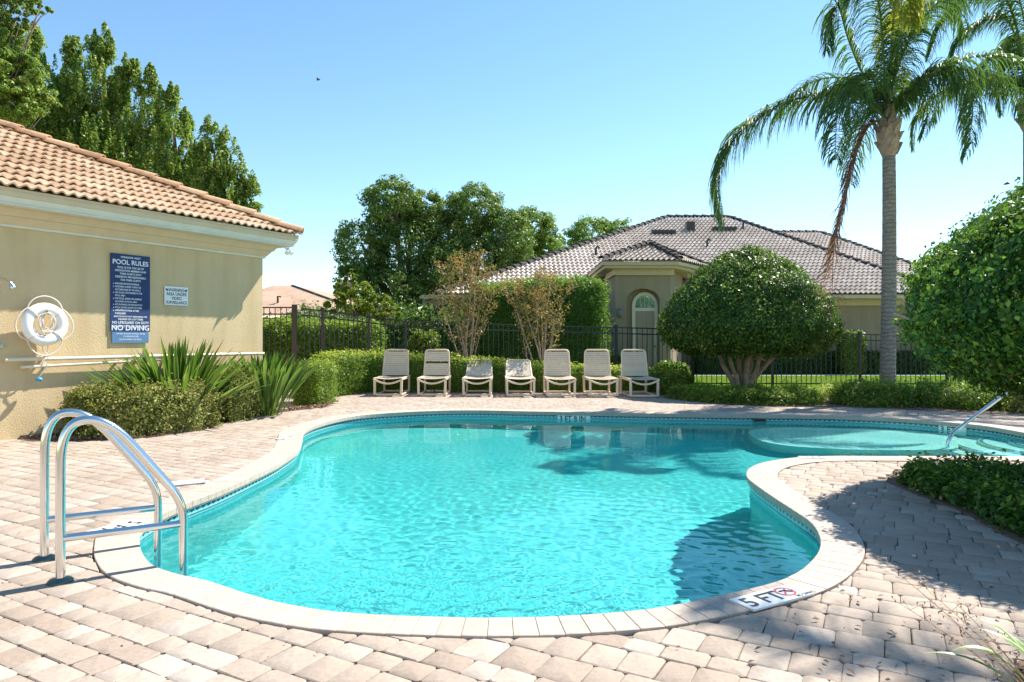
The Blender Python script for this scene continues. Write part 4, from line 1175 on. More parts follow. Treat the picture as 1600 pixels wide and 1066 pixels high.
# ------------------------------------------------------------------ clipped trees, hedges and ground cover
topiary('topiary_tree', 'round clipped shade tree with pale branching stems, standing in front of the house', 5.85, 17.0,
        [(0.98, 1.35), (1.2, 1.85), (1.6, 2.12), (2.05, 1.98), (2.5, 1.66), (2.9, 1.30), (3.2, .93), (3.45, .5), (3.56, 0.02)], 1.62,
        0.068, 60000, M['leaf_dark'],
        [(-.30, 0, -1.5, -.5, 1.6, .075), (-.24, -.05, -1.0, -.9, 1.65, .065), (-.06, .06, -.6, .5, 2.0, .075), (-.04, -.06, -.1, -.9, 1.95, .085), (.0, 0, .6, .3, 2.1, .085), (.03, -.05, .8, -.9, 1.75, .07), (.05, .03, 1.6, -.5, 1.6, .08), (0, .06, .4, .9, 1.9, .06)], 3, 'clipped dome shaped trees')
topiary('topiary_tree', 'large glossy clipped tree filling the right edge, overhanging the stair rail', 5.45, 5.3,
        [(0.90, 1.15), (1.08, 1.8), (1.42, 2.08), (1.9, 1.95), (2.28, 1.62), (2.58, 1.2), (2.8, .72), (2.92, .02)], 1.15,
        0.047, 140000, M['leaf_big'],
        [(-.1, 0, -1.7, .3, 1.25, .06), (-.1, .1, -1.2, 1.2, 1.4, .06), (0, 0, -.4, .3, 2.0, .09), (.1, 0, .9, .3, 1.8, .07), (0, -.1, -.9, -1.1, 1.4, .06), (.1, .1, .6, 1.2, 1.5, .06), (-.05, .1, -1.5, .8, 1.05, .045)], 4, 'clipped dome shaped trees')

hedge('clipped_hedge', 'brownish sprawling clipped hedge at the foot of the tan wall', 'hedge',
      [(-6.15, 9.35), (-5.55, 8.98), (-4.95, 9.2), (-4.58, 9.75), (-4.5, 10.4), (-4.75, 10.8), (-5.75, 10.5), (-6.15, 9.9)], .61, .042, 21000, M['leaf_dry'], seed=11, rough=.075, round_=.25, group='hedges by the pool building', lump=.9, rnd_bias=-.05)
hedge('clipped_hedge', 'olive hedge between the two spiky leaf clumps', 'hedge',
      [(-4.95, 10.95), (-4.45, 10.8), (-4.3, 11.4), (-4.4, 12.1), (-4.75, 12.1), (-5.05, 11.6)], .78, .042, 8000, M['leaf_dry'], seed=12, rough=.07, round_=.25, group='hedges by the pool building', rnd_bias=-.1)
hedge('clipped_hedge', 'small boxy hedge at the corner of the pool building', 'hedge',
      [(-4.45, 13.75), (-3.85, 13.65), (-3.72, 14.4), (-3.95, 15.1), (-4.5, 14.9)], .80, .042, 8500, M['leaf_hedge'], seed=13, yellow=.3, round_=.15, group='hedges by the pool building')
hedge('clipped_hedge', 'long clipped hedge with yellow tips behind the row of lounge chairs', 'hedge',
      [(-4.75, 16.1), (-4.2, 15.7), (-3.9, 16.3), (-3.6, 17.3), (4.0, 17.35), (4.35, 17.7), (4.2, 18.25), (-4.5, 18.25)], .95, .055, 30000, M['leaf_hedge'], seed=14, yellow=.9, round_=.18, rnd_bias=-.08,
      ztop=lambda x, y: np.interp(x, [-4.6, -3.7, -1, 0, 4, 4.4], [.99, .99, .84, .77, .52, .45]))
hedge('low_shrub', 'low rounded hedge mound under the clipped shade tree', 'hedge',
      [(3.5, 15.4), (4.1, 14.2), (5.1, 13.6), (6.1, 13.65), (6.5, 14.1), (6.2, 15.0), (5.2, 15.6), (4.1, 15.9)], .25, .05, 14000, M['leaf_hedge'], seed=15, yellow=.3, round_=.22, group='low shrubs along the far deck')
hedge('low_shrub', 'small dark round shrub beside the last lounge chair', 'hedge',
      [(3.65, 16.4), (4.05, 16.2), (4.4, 16.4), (4.4, 17.0), (4.0, 17.2), (3.65, 17.0)], .46, .055, 7000, M['leaf_hedge'], seed=16, yellow=.35, round_=.3, group='low shrubs along the far deck')
for i, (pl, h_, lab) in enumerate([
        ([(6.55, 14.0), (7.0, 13.35), (7.7, 13.15), (8.1, 13.7), (7.8, 14.6), (6.9, 14.5)], .40, 'rounded shrub in front of the fence just left of the palm trunk'),
        ([(7.95, 13.4), (8.5, 12.75), (9.2, 12.6), (9.4, 13.3), (8.9, 14.2), (8.2, 14.1)], .38, 'rounded olive shrub directly in front of the palm trunk'),
        ([(9.0, 12.3), (9.9, 11.75), (10.6, 12.2), (10.5, 13.1), (9.5, 13.1)], .34, 'scruffy thin shrub right of the palm trunk'),
        ([(10.2, 11.75), (11.4, 11.4), (13.4, 11.4), (13.4, 13), (11, 13)], .5, 'dark shrub behind the stair rail under the big clipped tree')]):
    hedge('low_shrub', lab, 'hedge', pl, h_, .05, 8500, M['leaf_hedge'] if i != 2 else M['leaf_dry'], seed=20+i, yellow=.25, round_=.26, rough=.1, group='low shrubs along the far deck', rnd_bias=.0)
hedge('low_shrub', 'yellowish wispy shrub strip in front of the fence behind the low mound', 'hedge',
      [(4.6, 16.3), (6.6, 15.5), (8.4, 15.6), (8.4, 16.4), (6, 17.2), (5.2, 17.0)], .09, .05, 9000, M['leaf_hedge'], seed=27, yellow=.2, round_=.25, rough=.12, group='low shrubs along the far deck', rnd_bias=.12)
hedge('ground_cover', 'low glossy ground cover bed at the right, beside the paved peninsula', 'ground cover',
      [(3.52, 6.2), (3.47, 5.8), (3.47, 5.2), (3.36, 4.65), (3.3, 4.2), (3.4, 3.4), (7.2, 3.4), (7.2, 6.3), (4.6, 6.4), (3.75, 6.42)], .18, .052, 42000, M['leaf_cover'], seed=30, yellow=.3, round_=.16, rough=.055, rnd_bias=-.05)

# mulch
def mulch(name, poly, n, z=0.004):
    pl = [Vector((p[0], p[1], 0)) for p in poly]
    mb = MB(); mb.prism([(p.x, p.y) for p in ccw(pl)], -0.05, z+0.006)
    root = mb.build(name, M['soil'], None, kind='structure')
    A = np.array([(p.x, p.y) for p in pl]); lo, hi = A.min(0), A.max(0); P = []
    while len(P) < n:
        q = RNG.uniform(lo, hi, (n, 2)); P += list(q[inside(q, A)])
    P = np.array(P[:n]); Pz = np.concatenate([P, z+RNG.uniform(0.008, 0.035, (n, 1))], 1)
    me = leaves_mesh('mulch_chips', Pz, np.tile([0, 0, 1.0], (n, 1)), .042, M['mulch'], (0, 0, 0), .55, .55)
    link_mesh('mulch_chips', me, root, 'stuff')
mulch('left_mulch_bed', BED_LEFT, 9000)
mulch('hedge_soil_bed', HEDGE_BACK, 1500)
mulch('right_mulch_bed', [(p[0], min(p[1], 17.6)) for p in BED_RIGHT], 6000)
mulch('near_mulch_bed', BED_NEAR, 3000)
mulch('front_mulch_bed', BED_FRONT, 1600)
# a few chips and fallen leaves strewn over the pavers
n = 260
Pz = np.stack([RNG.uniform(0.9, 2.6, n), RNG.uniform(2.55, 4.3, n), np.full(n, .012)], 1)
Pz = Pz[~inside(Pz[:, :2], OUTERA) & (RNG.uniform(0, 1, n) < np.exp(-((Pz[:, 0]-2.1)**2+(Pz[:, 1]-2.7)**2)*1.3))]
link_mesh('fallen_leaves', leaves_mesh('fallen_leaves', Pz, np.tile([0, 0, 1.0], (len(Pz), 1)), .03, M['mulch'], (0, 0, 0), .5, .3), None, 'stuff')
n = 900
Pz = np.stack([RNG.uniform(-6, 6, n), RNG.uniform(2.6, 15, n), np.full(n, .011)], 1); Pz = Pz[~inside(Pz[:, :2], OUTERA)]
link_mesh('leaf_litter', leaves_mesh('leaf_litter', Pz[:430], np.tile([0, 0, 1.0], (430, 1)), .020, M['mulch'], (0, 0, 0), .5, .3), None, 'stuff')

# spiky strap leaf clumps: each leaf a part
def blade(base, az, lean, length, width, droop, mat, parent, name='leaf', stalk=0.35, twist=0.0):
    d0 = Vector((math.cos(az), math.sin(az), 0)); pts = []; nseg = 9; p = Vector(base); el = PI/2-lean
    for i in range(nseg+1):
        pts.append(p.copy()); f = i/nseg
        e = el-droop*f*f; p = p+(d0*math.cos(e)+Vector((0, 0, math.sin(e))))*length/nseg
    side = Vector((0, 0, 1)).cross(d0); side = (side*math.cos(twist)+d0*math.sin(twist)).normalized()
    vs = []; fs = []
    for i, q in enumerate(pts):
        f = i/nseg
        w = width*0.16 if f < stalk else width*(0.16+0.84*math.sin(PI*min(1, (f-stalk)/(1-stalk)*0.93+0.05))**0.75)
        if i == nseg: w = 0.002
        t_ = (pts[min(i+1, nseg)]-pts[max(i-1, 0)]).normalized(); nn = t_.cross(side)
        vs += [q-side*w/2+nn*w*0.16, q, q+side*w/2+nn*w*0.16]
    for i in range(nseg):
        a = 3*i; fs += [(a, a+1, a+4, a+3), (a+1, a+2, a+5, a+4)]
    mb = MB(); mb.add(vs, fs, random.random()); return mb.build(name, mat, parent, smooth=True, angle=180)
def clump(name, label, c, n, hgt, spread, width, seed, group, lean=1.02, dr=.75):
    random.seed(seed); t = thing(name, label, 'plant', c, group)
    for i in range(n):
        az = random.uniform(0, 2*PI); f = random.random()**0.75
        b = Vector(c)+Vector((math.cos(az), math.sin(az), 0))*f*spread*0.35
        blade(b, az+random.uniform(-.3, .3), f*lean+random.uniform(-.05, .12), hgt*random.uniform(.8, 1.08)*(1+.12*f), width*random.uniform(.75, 1.15), random.uniform(.1, dr)*f, M['leaf_blade'], t, stalk=random.uniform(.28, .45), twist=random.uniform(-.7, .7))
    return t
clump('strap_leaf_plant', 'broad clump of dark spiky leaves against the tan wall', (-5.28, 10.75, 0), 290, 1.30, .80, .066, 5, 'spiky leaf clumps by the pool building', .95, .6)
clump('strap_leaf_plant', 'upright clump of bright green paddle leaves at the building corner', (-4.32, 12.0, 0), 250, 1.04, .75, .074, 6, 'spiky leaf clumps by the pool building', .55, .5)
random.seed(17)
clump('strap_leaf_plant', 'small lone tuft of thin green leaves at the mulch edge', (-4.62, 10.2, 0), 16, .42, .3, .03, 8, 'spiky leaf clumps by the pool building')

# variegated plant and dry stems in the near right corner
M['variegated'], _t, _p = new_mat('variegated_leaf')
_uv = _t.nodes.new('ShaderNodeAttribute'); _uv.attribute_name = 'across'
_r = ramp(_t, [(0, (0.62, 0.62, 0.36)), (0.28, (0.60, 0.60, 0.30)), (0.36, (0.10, 0.22, 0.04)), (1, (0.13, 0.26, 0.05))])
_t.links.new(_uv.outputs['Fac'], _r.inputs[0]); _t.links.new(_r.outputs[0], _p.inputs['Base Color']); _p.inputs['Roughness'].default_value = 0.4
vp_ = thing('variegated_plant', 'cream edged green strap leaves rising from the lower right corner', 'plant', (1.83, 2.32, 0))
for (tx, ty, tY, w) in [(1440, 1021, 2.42, .026), (1486, 1018, 2.40, .040), (1520, 968, 2.50, .028), (1527, 982, 2.46, .038), (1540, 976, 2.55, .034), (1585, 1005, 2.45, .034), (1610, 960, 2.5, .036), (1650, 960, 2.45, .03), (1680, 980, 2.35, .03), (1600, 1040, 2.36, .032), (1575, 1030, 2.38, .022)]:
    tip = at(tx, ty, tY); base = Vector((1.84+random.uniform(-.03, .08), 2.30+random.uniform(-.05, .05), 0.0)); pts = []
    midp = base.lerp(tip, .5)+Vector((0, 0, .10+.10*random.random())); nseg = 12
    for i in range(nseg+1):
        f = i/nseg; pts.append(base*(1-f)**2+midp*2*f*(1-f)+tip*f*f)
    vs = []; fs = []; ac = []
    side0 = (tip-base).cross(Vector((0, 0, 1))).normalized()
    for i, q in enumerate(pts):
        f = i/nseg; ww = w*(0.75+.25*math.sin(PI*f))*(1-f**4)+.001
        for k_, a_ in ((-1, 0), (-.55, .5), (0, 1), (.55, .5), (1, 0)):
            vs.append(q+side0*k_*ww/2+Vector((0, 0, abs(k_)*ww*.2))); ac.append(a_)
    for i in range(nseg):
        for k_ in range(4): a = 5*i+k_; fs.append((a, a+1, a+6, a+5))
    mb = MB(); mb.add(vs, fs); ob = mb.build('leaf', M['variegated'], vp_, smooth=True, angle=180)
    aa = ob.data.attributes.new('across', 'FLOAT', 'POINT'); aa.data.foreach_set('value', ac)
ds = thing('dry_stems', 'thin dry flower stems with tiny seed heads over the near right pavers', 'plant', (1.86, 2.34, 0))
for (x1, y1, Y1) in [(1388, 885, 2.62), (1400, 940, 2.6), (1452, 925, 2.6), (1495, 945, 2.55)]:
    tip = at(x1, y1, Y1); base = Vector((1.86, 2.34, 0)); c_ = base.lerp(tip, .5)+Vector((.02, 0, .03)); pts = [base*(1-f)**2+c_*2*f*(1-f)+tip*f*f for f in np.linspace(0, 1, 12)]
    mb = MB(); mb.tube(pts, [.0028-.0018*i/11 for i in range(12)], 5)
    for i in range(3, 12):
        for _ in range(2):
            e = pts[i]+Vector((random.uniform(-.06, .06), random.uniform(-.06, .06), random.uniform(-.02, .05))); mb.tube([pts[i], e], .0008, 4)
            mb.tube([e, e+Vector((.002, .001, -.010))], [.0035, .001], 5)
    mb.build('stem', M['twig'], ds)

# ------------------------------------------------------------------ fence
def zt_f(x): return 1.805-.0277*(x+2.09)
def fence_run(name, label, pts, post_at, pitch=0.135, every=None):
    """pts: (x, y, ztop) corners; pickets, three rails and posts are parts"""
    t = thing(name, label, 'fence', (pts[0][0], pts[0][1], 0), 'black metal fences round the pool')
    me_p = MB().box((0, 0, .5), (.016, .016, 1.0)).mesh('picket', M['fence'])
    me_post = MB().box((0, 0, .5), (.06, .06, 1.0)).box((0, 0, 1.012), (.075, .075, .024)).mesh('post', M['fence'])
    off = world_off(t)
    for (a, b) in zip(pts[:-1], pts[1:]):
        A = Vector((a[0], a[1], 0)); B = Vector((b[0], b[1], 0)); L = (B-A).length; n = int(L/pitch); d = (B-A)/L
        rot = Matrix.Rotation(math.atan2(d.y, d.x), 4, 'Z')
        for i in range(n):
            f = (i+.5)/n; p = A.lerp(B, f); zt = a[2]+(b[2]-a[2])*f
            o = link_mesh('picket', me_p, t); o.matrix_local = Matrix.Translation(p-off+Vector((0, 0, .06))) @ rot @ Matrix.Diagonal((1, 1, zt-.06, 1))
        for dz in (0, -.16, None):
            mb = MB(); z0 = a[2]+dz if dz is not None else .14; z1 = b[2]+dz if dz is not None else .14
            mb.bar(A+Vector((0, 0, z0)), B+Vector((0, 0, z1)), .028, .032); mb.build('rail', M['fence'], t)
    for (x, y, z) in post_at:
        o = link_mesh('post', me_post, t); o.matrix_local = Matrix.Translation(Vector((x, y, -.03))-off) @ Matrix.Diagonal((1, 1, z+.06, 1))
    return t
def fpt(px, Y=18.6): x = (px-800)/F*Y; return (x, Y, zt_f(x))
# far run, split so that no fence holds more than the countable number of pickets
CN = (-2.95, 18.95, 1.84)
fence_run('metal_fence', 'long black picket fence behind the hedge and lounge chairs, crossing in front of the house', [CN, fpt(690, 18.7), fpt(1700)],
          [CN]+[fpt(x) for x in (737, 850, 963, 1083, 1207, 1344, 1480, 1615)])
fence_run('metal_fence', 'black picket fence on the left running back from the gate', [(-5.1, 16.55, 2.09), (-4.72, 17.0, 2.05), (-3.8, 18.1, 1.95), CN], [(-4.72, 17.0, 2.05), (-3.8, 18.1, 1.95)])
g = fence_run('metal_gate', 'black picket gate between the pool building corner and the gate post', [(-6.2, 16.5, 2.11), (-5.25, 16.5, 2.11)], [(-6.25, 16.5, 2.14)])
g['category'] = 'gate'
mb = MB(); mb.box((-5.25, 16.48, 1.08), (.11, .09, 2.2)); mb.build('post', M['fence'], g)
mb = MB(); mb.box((-5.16, 16.43, 1.12), (.05, .06, .16)); mb.build('latch', M['fence'], g)

# ------------------------------------------------------------------ lounge chairs
def make_chair(loc, label, low=False, gap=None):
    t = thing('lounge_chair', label, 'lounge chair', (0, 0, 0), 'almond lounge chairs in a row by the hedge')
    W, D, ZS = .69, 1.25, .40; hw = W/2; cf, cs = M['chair_frame'], M['strap']
    def part(name, mb, m, smooth=False):
        o = mb.build(name, m, t, smooth=smooth, angle=50); b = o.modifiers.new('bevel', 'BEVEL'); b.width = .008; b.segments = 2; b.limit_method = 'ANGLE'; return o
    for sx in (-1, 1):
        for y_, dy in ((0.03, -0.02), (D-.03, .02)):
            mb = MB(); mb.bar((sx*(hw-.03), y_, ZS-.02), (sx*(hw-.035), y_+dy, .02), .05, .075, up=(0, 1, 0)); part('leg', mb, cf)
        mb = MB(); mb.bar((sx*(hw-.02), -.02, ZS), (sx*(hw-.02), D+.02, ZS), .045, .06); part('side_rail', mb, cf)
        mb = MB(); mb.bar((sx*(hw-.035), .0, .03), (sx*(hw-.035), D, .03), .04, .035); part('ground_rail', mb, cf)
    for y_ in (.01, D-.01):
        mb = MB(); mb.bar((-hw+.06, y_, .035), (hw-.06, y_, .035), .045, .045); part('cross_rail', mb, cf)
    # front apron curving down between the legs
    mb = MB(); n = 12; vs = []
    for i in range(n+1):
        f = i/n*2-1; x = f*(hw-.04); z = ZS-.02-.085*(1-f*f)
        for dy in (-.012, .022):
            vs += [(x, dy, z+.022), (x, dy, z-.022)]
    fs = []
    for i in range(n):
        a = 4*i; b = a+4; fs += [(a, a+1, b+1, b), (a+3, a+2, b+2, b+3), (a+2, a, b, b+2), (a+1, a+3, b+3, b+1)]
    mb.add(vs, fs); part('front_apron', mb, cf, True)
    # seat straps, slightly slack
    ns = 19
    for k in range(ns):
        y_ = .03+k*(D-.12)/ns; sag = .022+.010*random.random(); mb = MB(); vs = []
        for i in range(9):
            f = i/8*2-1; x = f*(hw-.03); z = ZS+.028-sag*(1-f*f)
            vs += [(x, y_, z), (x, y_+.05, z), (x, y_, z-.004), (x, y_+.05, z-.004)]
        fs = []
        for i in range(8):
            a = 4*i; b = a+4; fs += [(a, b, b+1, a+1), (a+2, a+3, b+3, b+2), (a, a+2, b+2, b), (a+1, b+1, b+3, a+3)]
        mb.add(vs, fs, random.random()); mb.build('seat_strap', cs, t)
    # backrest: bent tube frame with horizontal straps
    bw = .29; ang_ = R(50) if low else R(14); ln = .68 if not low else .62; y0 = D-.20
    def bp(x, s, o=0): return Vector((x, y0+math.sin(ang_)*s+math.cos(ang_)*o, ZS+.01+math.cos(ang_)*s-math.sin(ang_)*o))
    mb = MB(); path = fillet([bp(-bw-.03, -.02), bp(-bw, ln), bp(bw, ln), bp(bw+.03, -.02)], [0, .09, .09, 0], 8)
    mb.tube(path, .021, 10); mb.build('backrest_frame', cf, t, smooth=True, angle=60)
    nb = 12
    for k in range(nb):
        if gap == k: continue
        s0 = .03+k*(ln-.07)/nb; mb = MB(); vs = []
        hh = (ln-.07)/nb*random.uniform(.86, .93)
        for i in range(7):
            f = i/6*2-1; x = f*(bw+.018-.03*s0/ln); o = -.012+.014*(1-f*f)
            for s_, oo in ((s0, o), (s0+hh, o), (s0, o+.005), (s0+hh, o+.005)): vs.append(bp(x, s_, oo))
        fs = []
        for i in range(6):
            a = 4*i; b = a+4; fs += [(a, b, b+1, a+1), (a+2, a+3, b+3, b+2), (a, a+2, b+2, b), (a+1, b+1, b+3, a+3)]
        mb.add(vs, fs, random.random()); mb.build('back_strap', cs, t)
    # stay behind the backrest
    for sx in (-1, 1):
        mb = MB(); mb.bar(bp(sx*(bw-.02), ln*.45, .02), (sx*(bw-.02), D+.02, ZS), .02, .02); mb.build('stay', cf, t)
    t.location = loc
    return t
def dup(root, loc, label, rz):
    r = root.copy(); COL.objects.link(r); r.location = loc; r.rotation_euler = (0, 0, rz); r['label'] = label
    for ch in list(root.children):
        c = ch.copy(); COL.objects.link(c); c.parent = r
        for gch in ch.children:
            d = gch.copy(); COL.objects.link(d); d.parent = c
    return r
spots = [(606, 16.0, False, 'tall backed lounge chair at the left end of the row', .00), (674.5, 16.0, False, 'tall backed lounge chair, second from the left end, one strap gap showing', -.01),
         (745, 15.95, True, 'lounge chair with lowered back, the left one of the low pair', -.015), (813.5, 15.85, True, 'lounge chair with lowered back, the right one of the low pair', .03),
         (877, 15.75, False, 'tall backed lounge chair just right of the low pair', .02), (943.5, 15.75, False, 'tall backed lounge chair, second from the right end', .015), (1007, 15.65, False, 'tall backed lounge chair at the right end, beside the round shrub', .03)]
protoA = protoB = None
for (px, Y, low, lab, rz) in spots:
    loc = Vector(((px-800)/F*Y, Y, .008))
    if px == 674.5: make_chair(loc, lab, gap=6)
    elif low and protoB is None: protoB = make_chair(loc, lab, True)
    elif low: dup(protoB, loc, lab, rz)
    elif protoA is None: protoA = make_chair(loc, lab)
    else: dup(protoA, loc, lab, rz)

# ------------------------------------------------------------------ house across the lawn
HS = thing('house', 'large taupe stucco house with grey pink tiled hip roof and arched entry', 'building', (7, 27, 0))
def hb(name, c, d, mat, parent=None):
    mb = MB(); mb.box(c, d); return mb.build(name, mat, HS if parent is None else parent)
Yf = 27.6
# main wall left of the entry, window, wall right of the entry
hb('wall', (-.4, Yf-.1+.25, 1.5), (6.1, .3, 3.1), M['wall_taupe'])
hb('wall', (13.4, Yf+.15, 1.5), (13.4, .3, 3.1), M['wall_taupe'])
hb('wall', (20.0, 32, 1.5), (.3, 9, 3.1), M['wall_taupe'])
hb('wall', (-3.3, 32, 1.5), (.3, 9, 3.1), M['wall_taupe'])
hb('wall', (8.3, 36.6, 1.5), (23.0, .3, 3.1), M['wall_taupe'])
for x0, x1 in ((-3.6, 4.0), (6.3, 20.3)):
    hb('frieze', ((x0+x1)/2, Yf-.06, 2.86), (x1-x0, .12, .26), M['trim_house'])
    hb('gutter', ((x0+x1)/2, 26.98, 3.05), (x1-x0, .13, .14), M['trim_house'])
    hb('soffit', ((x0+x1)/2, 27.3, 3.005), (x1-x0, .55, .02), M['trim_cream'])
# window left of the entry
def window(px0, px1, py0, py1, Y, parent):
    a, b = at(px0, py0, Y), at(px1, py1, Y); w, h = b.x-a.x, a.z-b.z; cx, cz = (a.x+b.x)/2, (a.z+b.z)/2
    mb = MB()
    for dx in (-1, 1): mb.box((cx+dx*w/2, Y, cz), (.09, .10, h+.18))
    for dz in (-1, 1): mb.box((cx, Y, cz+dz*h/2), (w-.09, .10, .09))
    f = mb.build('window', M['frame_white'], parent)
    for s_ in (-1, 1):
        mb = MB(); mb.box((cx, Y+.02, cz+s_*h/4), (w-.09, .012, h/2-.07)); mb.build('pane', M['glass'], f)
    mb = MB(); mb.box((cx, Y, cz), (w-.09, .07, .035)); mb.build('mullion', M['frame_white'], f)
    for k in range(int(h/.07)):
        mb = MB(); mb.box((cx, Y+.045, cz-h/2+.05+k*.07), (w-.12, .03, .008)); mb.build('blind_slat', M['white'], f)
    mb = MB(); mb.box((cx, Y-.06, cz-h/2-.10), (w+.2, .10, .07)); mb.build('sill', M['wall_taupe'], f)
window(940, 956, 478, 531, Yf-.12, HS)
window(1160, 1185, 500, 560, Yf-.02, HS)
# roof planes from four corner points
def roof_plane(corners, mat, name):
    mb = MB(); mb.add(corners, [tuple(range(len(corners)))]); return mb.build(name, mat, HS)
Ye, ze = 27.0, 3.15; Yr = 37.0
eL, eR = at(680, 533-(ze-1.3)*F/Ye, Ye), at(1490, 533-(ze-1.3)*F/Ye, Ye); eL.z = eR.z = ze
rL, rR = at(1042, 343, Yr), at(1138, 337, Yr); zr = (rL.z+rR.z)/2; rL.z = rR.z = zr
dz_ = Vector((0, 0, -.06))
bL, bR = Vector((eL.x, 47, ze)), Vector((eR.x, 47, ze))
roof_plane([eL+dz_, eR+dz_, rR+dz_, rL+dz_], M['house_tile'], 'roof_deck'); roof_plane([eR+dz_, bR+dz_, rR+dz_], M['house_tile'], 'roof_deck')
roof_plane([bR+dz_, bL+dz_, rL+dz_, rR+dz_], M['house_tile'], 'roof_deck'); roof_plane([bL+dz_, eL+dz_, rL+dz_], M['house_tile'], 'roof_deck')
pv = Vector((0, Yr-Ye, zr-ze)); plen = pv.length; pv.normalize(); pn = Vector((0, -pv.z, pv.y))
def hp(a, b, inside_pt):
    n = (b-a).cross(Vector((0, 0, 1))).normalized()
    if (inside_pt-a).dot(n) > 0: n = -n
    return (a, n)
midroof = (rL+rR+eL+eR)/4
tile_sheet(eL-Vector((.1, 0, 0))+Vector((0, 0, -.01)), (1, 0, 0), pv, pn, eR.x-eL.x+.2, plen, .205, .40, .075, .05, M['house_tile'], 'roof_tiles', HS, [hp(eL, rL, midroof), hp(eR, rR, midroof)])
cap_row(eL+Vector((0, 0, -.02)), rL+Vector((0, 0, .0)), HS, M['house_cap'], 'hip_cap', .42, .17)
cap_row(eR+Vector((0, 0, -.02)), rR+Vector((0, 0, .0)), HS, M['house_cap'], 'hip_cap', .42, .17)
cap_row(rL+Vector((0, 0, .0)), rR+Vector((0, 0, .0)), HS, M['house_cap'], 'ridge_cap', .42, .17)
# second, further hip to the right
Y2e, Y2r = 29.0, 40.0
e2L, e2R = at(1240, 461, Y2e), at(1560, 461, Y2e); z2e = e2L.z; r2L, r2R = at(1200, 364, Y2r), at(1281, 364, Y2r)
roof_plane([e2L+dz_, e2R+dz_, r2R+dz_, r2L+dz_], M['house_tile'], 'roof_deck')
roof_plane([e2R+dz_, Vector((e2R.x, 50, z2e)), r2R+dz_], M['house_tile'], 'roof_deck')
p2 = Vector((0, Y2r-Y2e, r2L.z-z2e)); l2 = p2.length; p2.normalize(); n2 = Vector((0, -p2.z, p2.y)); mid2 = (e2L+e2R+r2L+r2R)/4
tile_sheet(Vector((e2L.x-3, Y2e, z2e)), (1, 0, 0), p2, n2, e2R.x-e2L.x+3, l2, .205, .40, .075, .05, M['house_tile'], 'roof_tiles', HS, [hp(e2R, r2R, mid2), (eR, (-hp(eR, rR, midroof)[1]))])
cap_row(e2R+Vector((0, 0, -.02)), r2R+Vector((0, 0, .0)), HS, M['house_cap'], 'hip_cap', .42, .17)
cap_row(r2L+Vector((0, 0, .0)), r2R+Vector((0, 0, .0)), HS, M['house_cap'], 'ridge_cap', .42, .17)
hb('wall', (15.4, 29.5, 1.5), (10, .3, 3.2), M['wall_taupe'])
# roof vents and pipes: on the front slope
def on_roof(px, py):
    k = (px-800)/F; m = -(py-533)/F       # z = 1.3 + m*Y ; plane z = ze + s*(Y-Ye)
    s = (zr-ze)/(Yr-Ye); Y = (ze-s*Ye-1.3)/(m-s); return Vector((k*Y, Y, 1.3+m*Y))
for (x, y) in ((1036, 366), (1131, 361)):
    p = on_roof(x, y); mb = MB(); mb.bar(p+pn*.12-Vector((.6, 0, 0)), p+pn*.12+Vector((.6, 0, 0)), .30, .16); v = mb.build('roof_vent', M['dark_metal'], HS)
p = on_roof(1078, 361); mb = MB(); mb.box(p+Vector((0, 0, .2)), (.42, .4, .5)); mb.build('roof_hood', M['dark_metal'], HS)
for (x, y) in ((931, 399), (1105, 387), (1161, 359)):
    p = on_roof(x, y); mb = MB(); mb.tube([p-Vector((0, 0, .1)), p+Vector((0, 0, .3)), p+Vector((.08, 0, .42)), p+Vector((.16, 0, .32))], .055, 8); mb.build('vent_pipe', M['dark_metal'], HS)

# entry tower: chamfered right side, arched recess, door with fanlight
Yt = 24.6
tl, tr = at(962, 500, Yt).x, at(1048, 500, Yt).x
zt_ = at(1000, 421, Yt).z
ax0, ax1 = at(979, 500, Yt).x, at(1031, 500, Yt).x; acx = (ax0+ax1)/2; ahw = (ax1-ax0)/2; zs_ = at(0, 470, Yt).z; zap = at(0, 451, Yt).z
# front face with the arch cut out: one mesh of columns
mb = MB(); n = 16
arch = [(acx-ahw*math.cos(PI*i/n), zs_+(zap-zs_)*math.sin(PI*i/n)) for i in range(n+1)]
def wall_face(y, flip=False):
    v = []; f = []
    v += [(tl, y, -.05), (ax0, y, -.05), (ax0, y, zs_), (tl, y, zs_)]; f.append((0, 1, 2, 3))
    v += [(ax1, y, -.05), (tr, y, -.05), (tr, y, zs_), (ax1, y, zs_)]; f.append((4, 5, 6, 7))
    b = len(v); v += [(tl, y, zs_), (tl, y, zt_)]+[(x, y, z) for x, z in arch]+[(tr, y, zs_), (tr, y, zt_)]
    m_ = len(arch); top = [(x, y, zt_) for x, z in arch]; bt = len(v); v += top
    f.append((b, b+2, bt, b+1))
    for i in range(m_-1): f.append((b+2+i, b+3+i, bt+i+1, bt+i))
    f.append((b+1+m_, b+2+m_, b+3+m_, bt+m_-1))
    return v, f
v, f = wall_face(Yt); mb.add(v, f)
dp = .35
b0 = [(ax0, -.05)]+arch+[(ax1, -.05)]
v = [(x, Yt, z) for x, z in b0]+[(x, Yt+dp, z) for x, z in b0]; m_ = len(b0); mb.add(v, [(i, i+1, m_+i+1, m_+i) for i in range(m_-1)])
mb.add([(tl, Yt, -.05), (tl, Yt, zt_), (tl, 27.4, zt_), (tl, 27.4, -.05)], [(0, 1, 2, 3)])
trx = at(1066, 500, 26.6).x
mb.add([(tr, Yt, -.05), (trx, 26.6, -.05), (trx, 26.6, zt_), (tr, Yt, zt_)], [(0, 1, 2, 3)])
mb.add([(trx, 26.6, -.05), (trx, 27.6, -.05), (trx, 27.6, zt_), (trx, 26.6, zt_)], [(0, 1, 2, 3)])
mb.build('entry_wall', M['wall_taupe'], HS)
